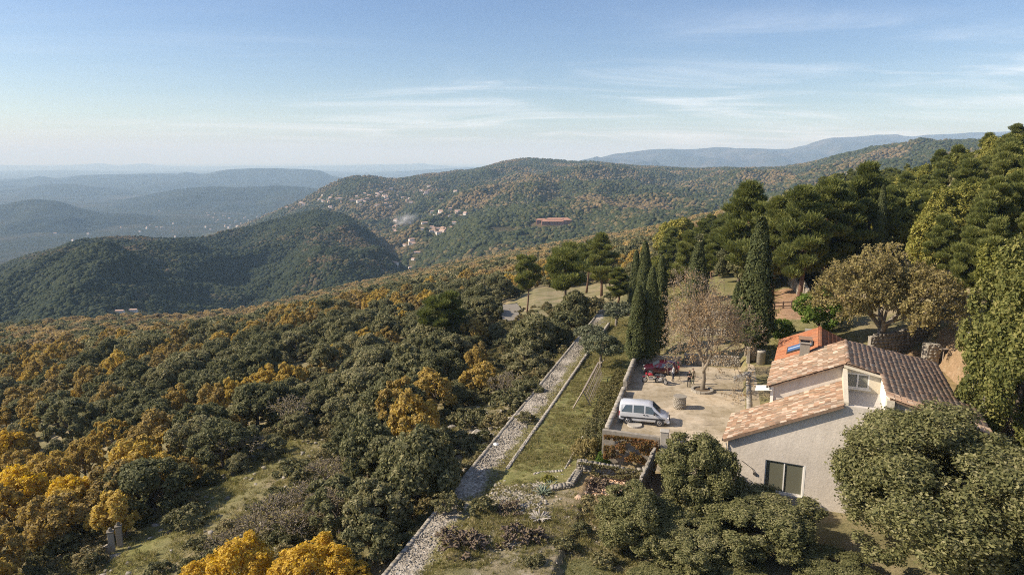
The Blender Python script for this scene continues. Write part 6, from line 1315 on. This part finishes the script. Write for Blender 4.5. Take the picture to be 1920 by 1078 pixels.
p = Pz(1271, 814, 1.0); hatch(Vector((p.x + .25, p.y - .8, -.62)), R(80), 'maroon car on the drive, mostly hidden by a holm oak', P_red2)

def motorbike(loc, rz, label, pt):
    t = thing('motorbike', loc, label, 'motorbike', rz=rz); t.scale = (.9, .9, .9)
    for x in (-.68, .70):
        m = MB(); m.tube([(x + .27 * math.cos(q), 0, .31 + .27 * math.sin(q)) for q in np.linspace(0, 6.283, 21)], .055, 8, False); w_ = m.build('wheel', M_rubber, t, True); m = MB(); m.lathe([(.20, -.02), (.20, .02), (.03, .03), (.03, -.03)], 14, (x, 0, .31), 'y'); m.build('rim', M_rim, w_)
    m = MB(); m.tube([(-.68, 0, .31), (-.2, 0, .42), (.15, 0, .45), (.42, 0, .82)], .045, 7); m.tube([(-.35, 0, .75), (.42, 0, .85)], .04, 7); m.build('frame', M_iron, t)
    for y in (-.09, .09): m = MB(); m.tube([(.70, y, .31), (.48, y, .92)], .026, 7); m.build('fork', M_rim, t)
    m = MB(); m.lathe([(.02, -.3), (.13, -.25), (.17, 0), (.14, .25), (.03, .3)], 12, (.1, 0, .88), 'x'); m.build('tank', pt, t, True)
    m = MB(); m.box(-.78, -.12, -.13, .13, .74, .84); bevel(m.build('seat', M_plastic, t), .04, 3); m = MB(); m.box(-.9, -.5, -.1, .1, .66, .73); bevel(m.build('tail', pt, t), .03, 2)
    m = MB(); m.box(-.2, .28, -.16, .16, .28, .62); bevel(m.build('engine', M_rim, t), .05, 2); m = MB(); m.tube([(.25, -.18, .35), (-.2, -.2, .25), (-.85, -.2, .36)], [.035, .04, .06], 8); m.build('exhaust', M_rim, t, True)
    m = MB(); m.tube([(.34, -.36, 1.02), (.44, -.15, .98), (.44, .15, .98), (.34, .36, 1.02)], .018, 6); m.build('handlebar', M_iron, t); m = MB(); m.lathe([(.02, -.08), (.09, -.04), (.1, .05), (.02, .06)], 12, (.56, 0, .88), 'x'); m.build('headlight', M_lamp, t, True)
    m = MB(); m.box(.42, .62, -.16, .16, .84, 1.08); bevel(m.build('fairing', pt, t), .06, 3); m = MB(); m.box(.52, .92, -.06, .06, .62, .66); bevel(m.build('mudguard', pt, t), .02, 2)
P_mred = plain('bike_red', (.42, .02, .03), .3, .5, coat=.5)
motorbike(Pz(1221, 717, .05), R(172), 'bright red motorbike parked in front of the red car', P_mred)
motorbike(Pz(1239, 718, .05), R(-60), 'black motorbike standing right of the red motorbike', M_plastic)

# ---------------------------------------------------------------- people
M_skin = plain('skin', (.50, .32, .24), .6, .3, var=.08); M_hair = plain('dark_hair', (.04, .03, .025), .7, .3)
def person(loc, rz, label, top, legs, shoes, pose=0, hgt=1.75):
    t = thing('person', loc, label, 'person', rz=rz); t.scale = (.9, .9, .9); k = hgt / 1.75
    J = {}; E_ = []; RD = []
    def add(nm, p, r_, par=None):
        J[nm] = len(RD); RD.append((tuple(Vector(p) * k), r_ if isinstance(r_, tuple) else (r_, r_)))
        if par: E_.append((J[par], J[nm]))
    add('pelvis', (0, 0, .95), (.155, .115)); add('belly', (0, .01, 1.10), (.15, .11), 'pelvis'); add('chest', (0, 0, 1.30), (.165, .115), 'belly'); add('collar', (0, 0, 1.44), (.10, .075), 'chest'); add('neck', (0, .01, 1.51), .052, 'collar'); add('chin', (0, .02, 1.58), (.066, .075), 'neck'); add('brow', (0, .02, 1.67), (.077, .092), 'chin'); add('crown', (0, .0, 1.745), .055, 'brow'); add('nose', (0, .118, 1.635), .014, 'brow')
    for s, n_ in ((-1, 'l'), (1, 'r')):
        st = .02 if pose != 1 else s * .10
        add('hip' + n_, (s * .10, 0, .88), .098, 'pelvis'); add('knee' + n_, (s * .115, st * .6 + .02, .50), .062, 'hip' + n_); add('calf' + n_, (s * .118, st - .01, .34), .055, 'knee' + n_); add('ank' + n_, (s * .12, st - .02, .09), .040, 'calf' + n_); add('toe' + n_, (s * .135, st + .15, .035), (.042, .032), 'ank' + n_)
        add('sh' + n_, (s * .185, 0, 1.42), .062, 'collar')
        if pose == 0: e, w_, hd_ = (s * .25, -.04, 1.13), (s * .24, .10, .90), (s * .235, .13, .82)
        elif pose == 1: e, w_, hd_ = (s * .25, -.03, 1.14), (s * .20, .22, 1.08), (s * .18, .29, 1.08)
        else: e, w_, hd_ = (s * .24, -.06, 1.14), (s * .10, .16, 1.12), (s * .03, .20, 1.12)
        add('el' + n_, e, .043, 'sh' + n_); add('wr' + n_, w_, .029, 'el' + n_); add('pal' + n_, hd_, (.036, .022), 'wr' + n_)
        H_ = Vector(hd_); dr = (H_ - Vector(w_)).normalized(); sd = Vector((0, 1, 0)) if pose == 0 else Vector((0, 0, 1)); sd = (sd - dr * sd.dot(dr)).normalized()
        for f in range(4): a_ = H_ + sd * (.030 - .02 * f) + dr * .045; b_2 = a_ + dr * (.032 + (.008 if f in (1, 2) else 0)) - Vector((s * .012, 0, .004)); add('f%d%s' % (f, n_), a_, .0095, 'pal' + n_); add('g%d%s' % (f, n_), b_2, .008, 'f%d%s' % (f, n_))
        add('th' + n_, H_ + sd * .045 + dr * .0, .010, 'pal' + n_); add('tt' + n_, H_ + sd * .06 + dr * .035, .008, 'th' + n_)
    me = bpy.data.meshes.new('body'); me.from_pydata([r_[0] for r_ in RD], E_, []); o = bpy.data.objects.new('body', me); COL.objects.link(o)
    md = o.modifiers.new('skin', 'SKIN'); sv = me.skin_vertices[0].data
    for q, r_ in zip(sv, RD): q.radius = (r_[1][0] * k, r_[1][1] * k)
    sv[0].use_root = True; su = o.modifiers.new('sub', 'SUBSURF'); su.levels = 1; su.render_levels = 1
    dg = bpy.context.evaluated_depsgraph_get(); ev = o.evaluated_get(dg); fin = bpy.data.meshes.new_from_object(ev); bpy.data.objects.remove(o)
    for q in (M_skin, top, legs, shoes): fin.materials.append(q)
    fin.polygons.foreach_set('use_smooth', [True] * len(fin.polygons))
    wl = [Vector(RD[J['wr' + s]][0]) for s in 'lr']
    for pl in fin.polygons:
        c = pl.center; z = c.z / k; i = 0
        if z < .085: i = 3
        elif z < .96 and min((c - q).length for q in wl) > .13 * k and abs(c.x) < .21 * k: i = 2
        elif z < 1.50 and min((c - q).length for q in wl) > .085 * k and not (min((c - q).length for q in wl) < .2 * k and z < .93): i = 1
        pl.material_index = i
    obj('body', fin, None, t)
    m = MB(); m.lathe([(.02, 1.775), (.06, 1.765), (.09, 1.73), (.098, 1.67), (.09, 1.62), (.07, 1.60)], 14, (0, -.012, 0)); hr = m.build('hair', M_hair, t, True); hr.scale = (k * .93, k, k)
    for s in (-1, 1):
        m = MB(); m.lathe([(.002, -.012), (.011, 0), (.002, .012)], 8, (s * .030 * k, .098 * k, 1.665 * k)); m.build('eye', M_hair, t)
        m = MB(); m.box(s * .078 * k - .008, s * .078 * k + .008, -.0, .03, 1.62 * k, 1.68 * k); bevel(m.build('ear', M_skin, t), .006)
    m = MB(); m.box(-.022 * k, .022 * k, .096 * k, .104 * k, 1.587 * k, 1.595 * k); m.build('mouth', plain('lips', (.35, .16, .14), .5, .3), t)
    return t
C_black = plain('black_cloth', (.018, .018, .02), .9, .1); C_wht = plain('white_cloth', (.62, .62, .64), .9, .1); C_navy = plain('navy_cloth', (.03, .035, .055), .9, .1); C_beige = plain('beige_cloth', (.42, .35, .25), .9, .1); C_green = plain('green_cloth', (.09, .10, .06), .9, .1); C_shoe = plain('shoes', (.03, .028, .026), .7, .2)
person(Pz(1291.5, 725, .05), R(150), 'person all in black with folded hands, left of the courtyard tree', C_black, C_black, C_shoe, 2)
person(Pz(1298.5, 720.5, .05), R(195), 'person in a beige top and dark green trousers behind the one in black', C_beige, C_green, C_shoe, 0)
person(Pz(1262, 714.5, .05), R(60), 'person in a white top and navy trousers beside the red car', C_wht, C_navy, C_shoe, 1)

# ---------------------------------------------------------------- gate on the lower path
A = cast(211, 1035); B = cast(226, 1024)
for q, lab in ((A, 'stone gatepost on the lower path, nearer of the two'), (B, 'stone gatepost on the lower path, farther of the two')):
    m = MB(); m.box(-.2, .2, -.2, .2, -.4, 1.75); m.box(-.26, .26, -.26, .26, 1.75, 1.85); m.lathe([(.1, 1.85), (.16, 1.95), (.12, 2.1), (.02, 2.15)], 10); o = m.build('gatepost', M_stoned, None, loc=q, rz=.4); bevel(o, .02); tag(o, lab, 'gatepost')
pwall([(206, 1040), (160, 1052)], (.9, .8), .3, 'low dry stone wall left of the lower gateposts', sz=.22, mat=M_stoned)
p = cast(192, 1052); m = MB(); m.box(-1.3, 1.3, -.55, .55, -.15, .12); o = m.build('stone_slab', M_stone, None, loc=p, rz=.5); bevel(o, .04); tag(o, 'pale flat slab at the foot of the lower gatepost', 'slab')
# smoke over the village
def smoke():
    p = cast_far(758, 424) + Vector((0, 0, 14)); m = newmat('smoke'); nt = m.node_tree; o = nt.nodes.new('ShaderNodeOutputMaterial'); v = nt.nodes.new('ShaderNodeVolumePrincipled'); v.inputs['Color'].default_value = (.95, .95, .97, 1)
    tcd = nt.nodes.new('ShaderNodeTexCoord'); g = nt.nodes.new('ShaderNodeTexGradient'); g.gradient_type = 'SPHERICAL'; nt.links.new(tcd.outputs['Object'], g.inputs[0])
    n = noise_n(nt, 2.2, 3, .6); d = mathn(nt, 'MULTIPLY', mathn(nt, 'POWER', g.outputs['Fac'], 1.3), mathn(nt, 'MULTIPLY', maprange(nt, n.outputs['Fac'], .42, .65), .06)); nt.links.new(d, v.inputs['Density']); nt.links.new(v.outputs[0], o.inputs['Volume'])
    bm = bmesh.new(); bmesh.ops.create_icosphere(bm, subdivisions=2, radius=1.0); me = bpy.data.meshes.new('smoke'); bm.to_mesh(me); bm.free(); q = obj('smoke', me, m, None, p); q.scale = (42, 30, 22); q.rotation_euler = (0, -.3, 0); tag(q, 'white puff of smoke rising over the village', kind='stuff')
smoke()

# ---------------------------------------------------------------- the air
def build_haze():
    m = newmat('haze'); nt = m.node_tree
    o = nt.nodes.new('ShaderNodeOutputMaterial'); v = nt.nodes.new('ShaderNodeVolumePrincipled')
    v.inputs['Color'].default_value = (.48, .71, 1.0, 1); v.inputs['Absorption Color'].default_value = (.7, .7, .7, 1); v.inputs['Density'].default_value = HAZE; v.inputs['Anisotropy'].default_value = .0
    nt.links.new(v.outputs[0], o.inputs['Volume'])
    b = MB(); b.box(-70000, 70000, -3000, 70000, -560, 540)
    h = b.build('haze', m); tag(h, 'pale blue haze over the valley and far hills', kind='stuff')
HAZE = 1.0e-4
build_haze()
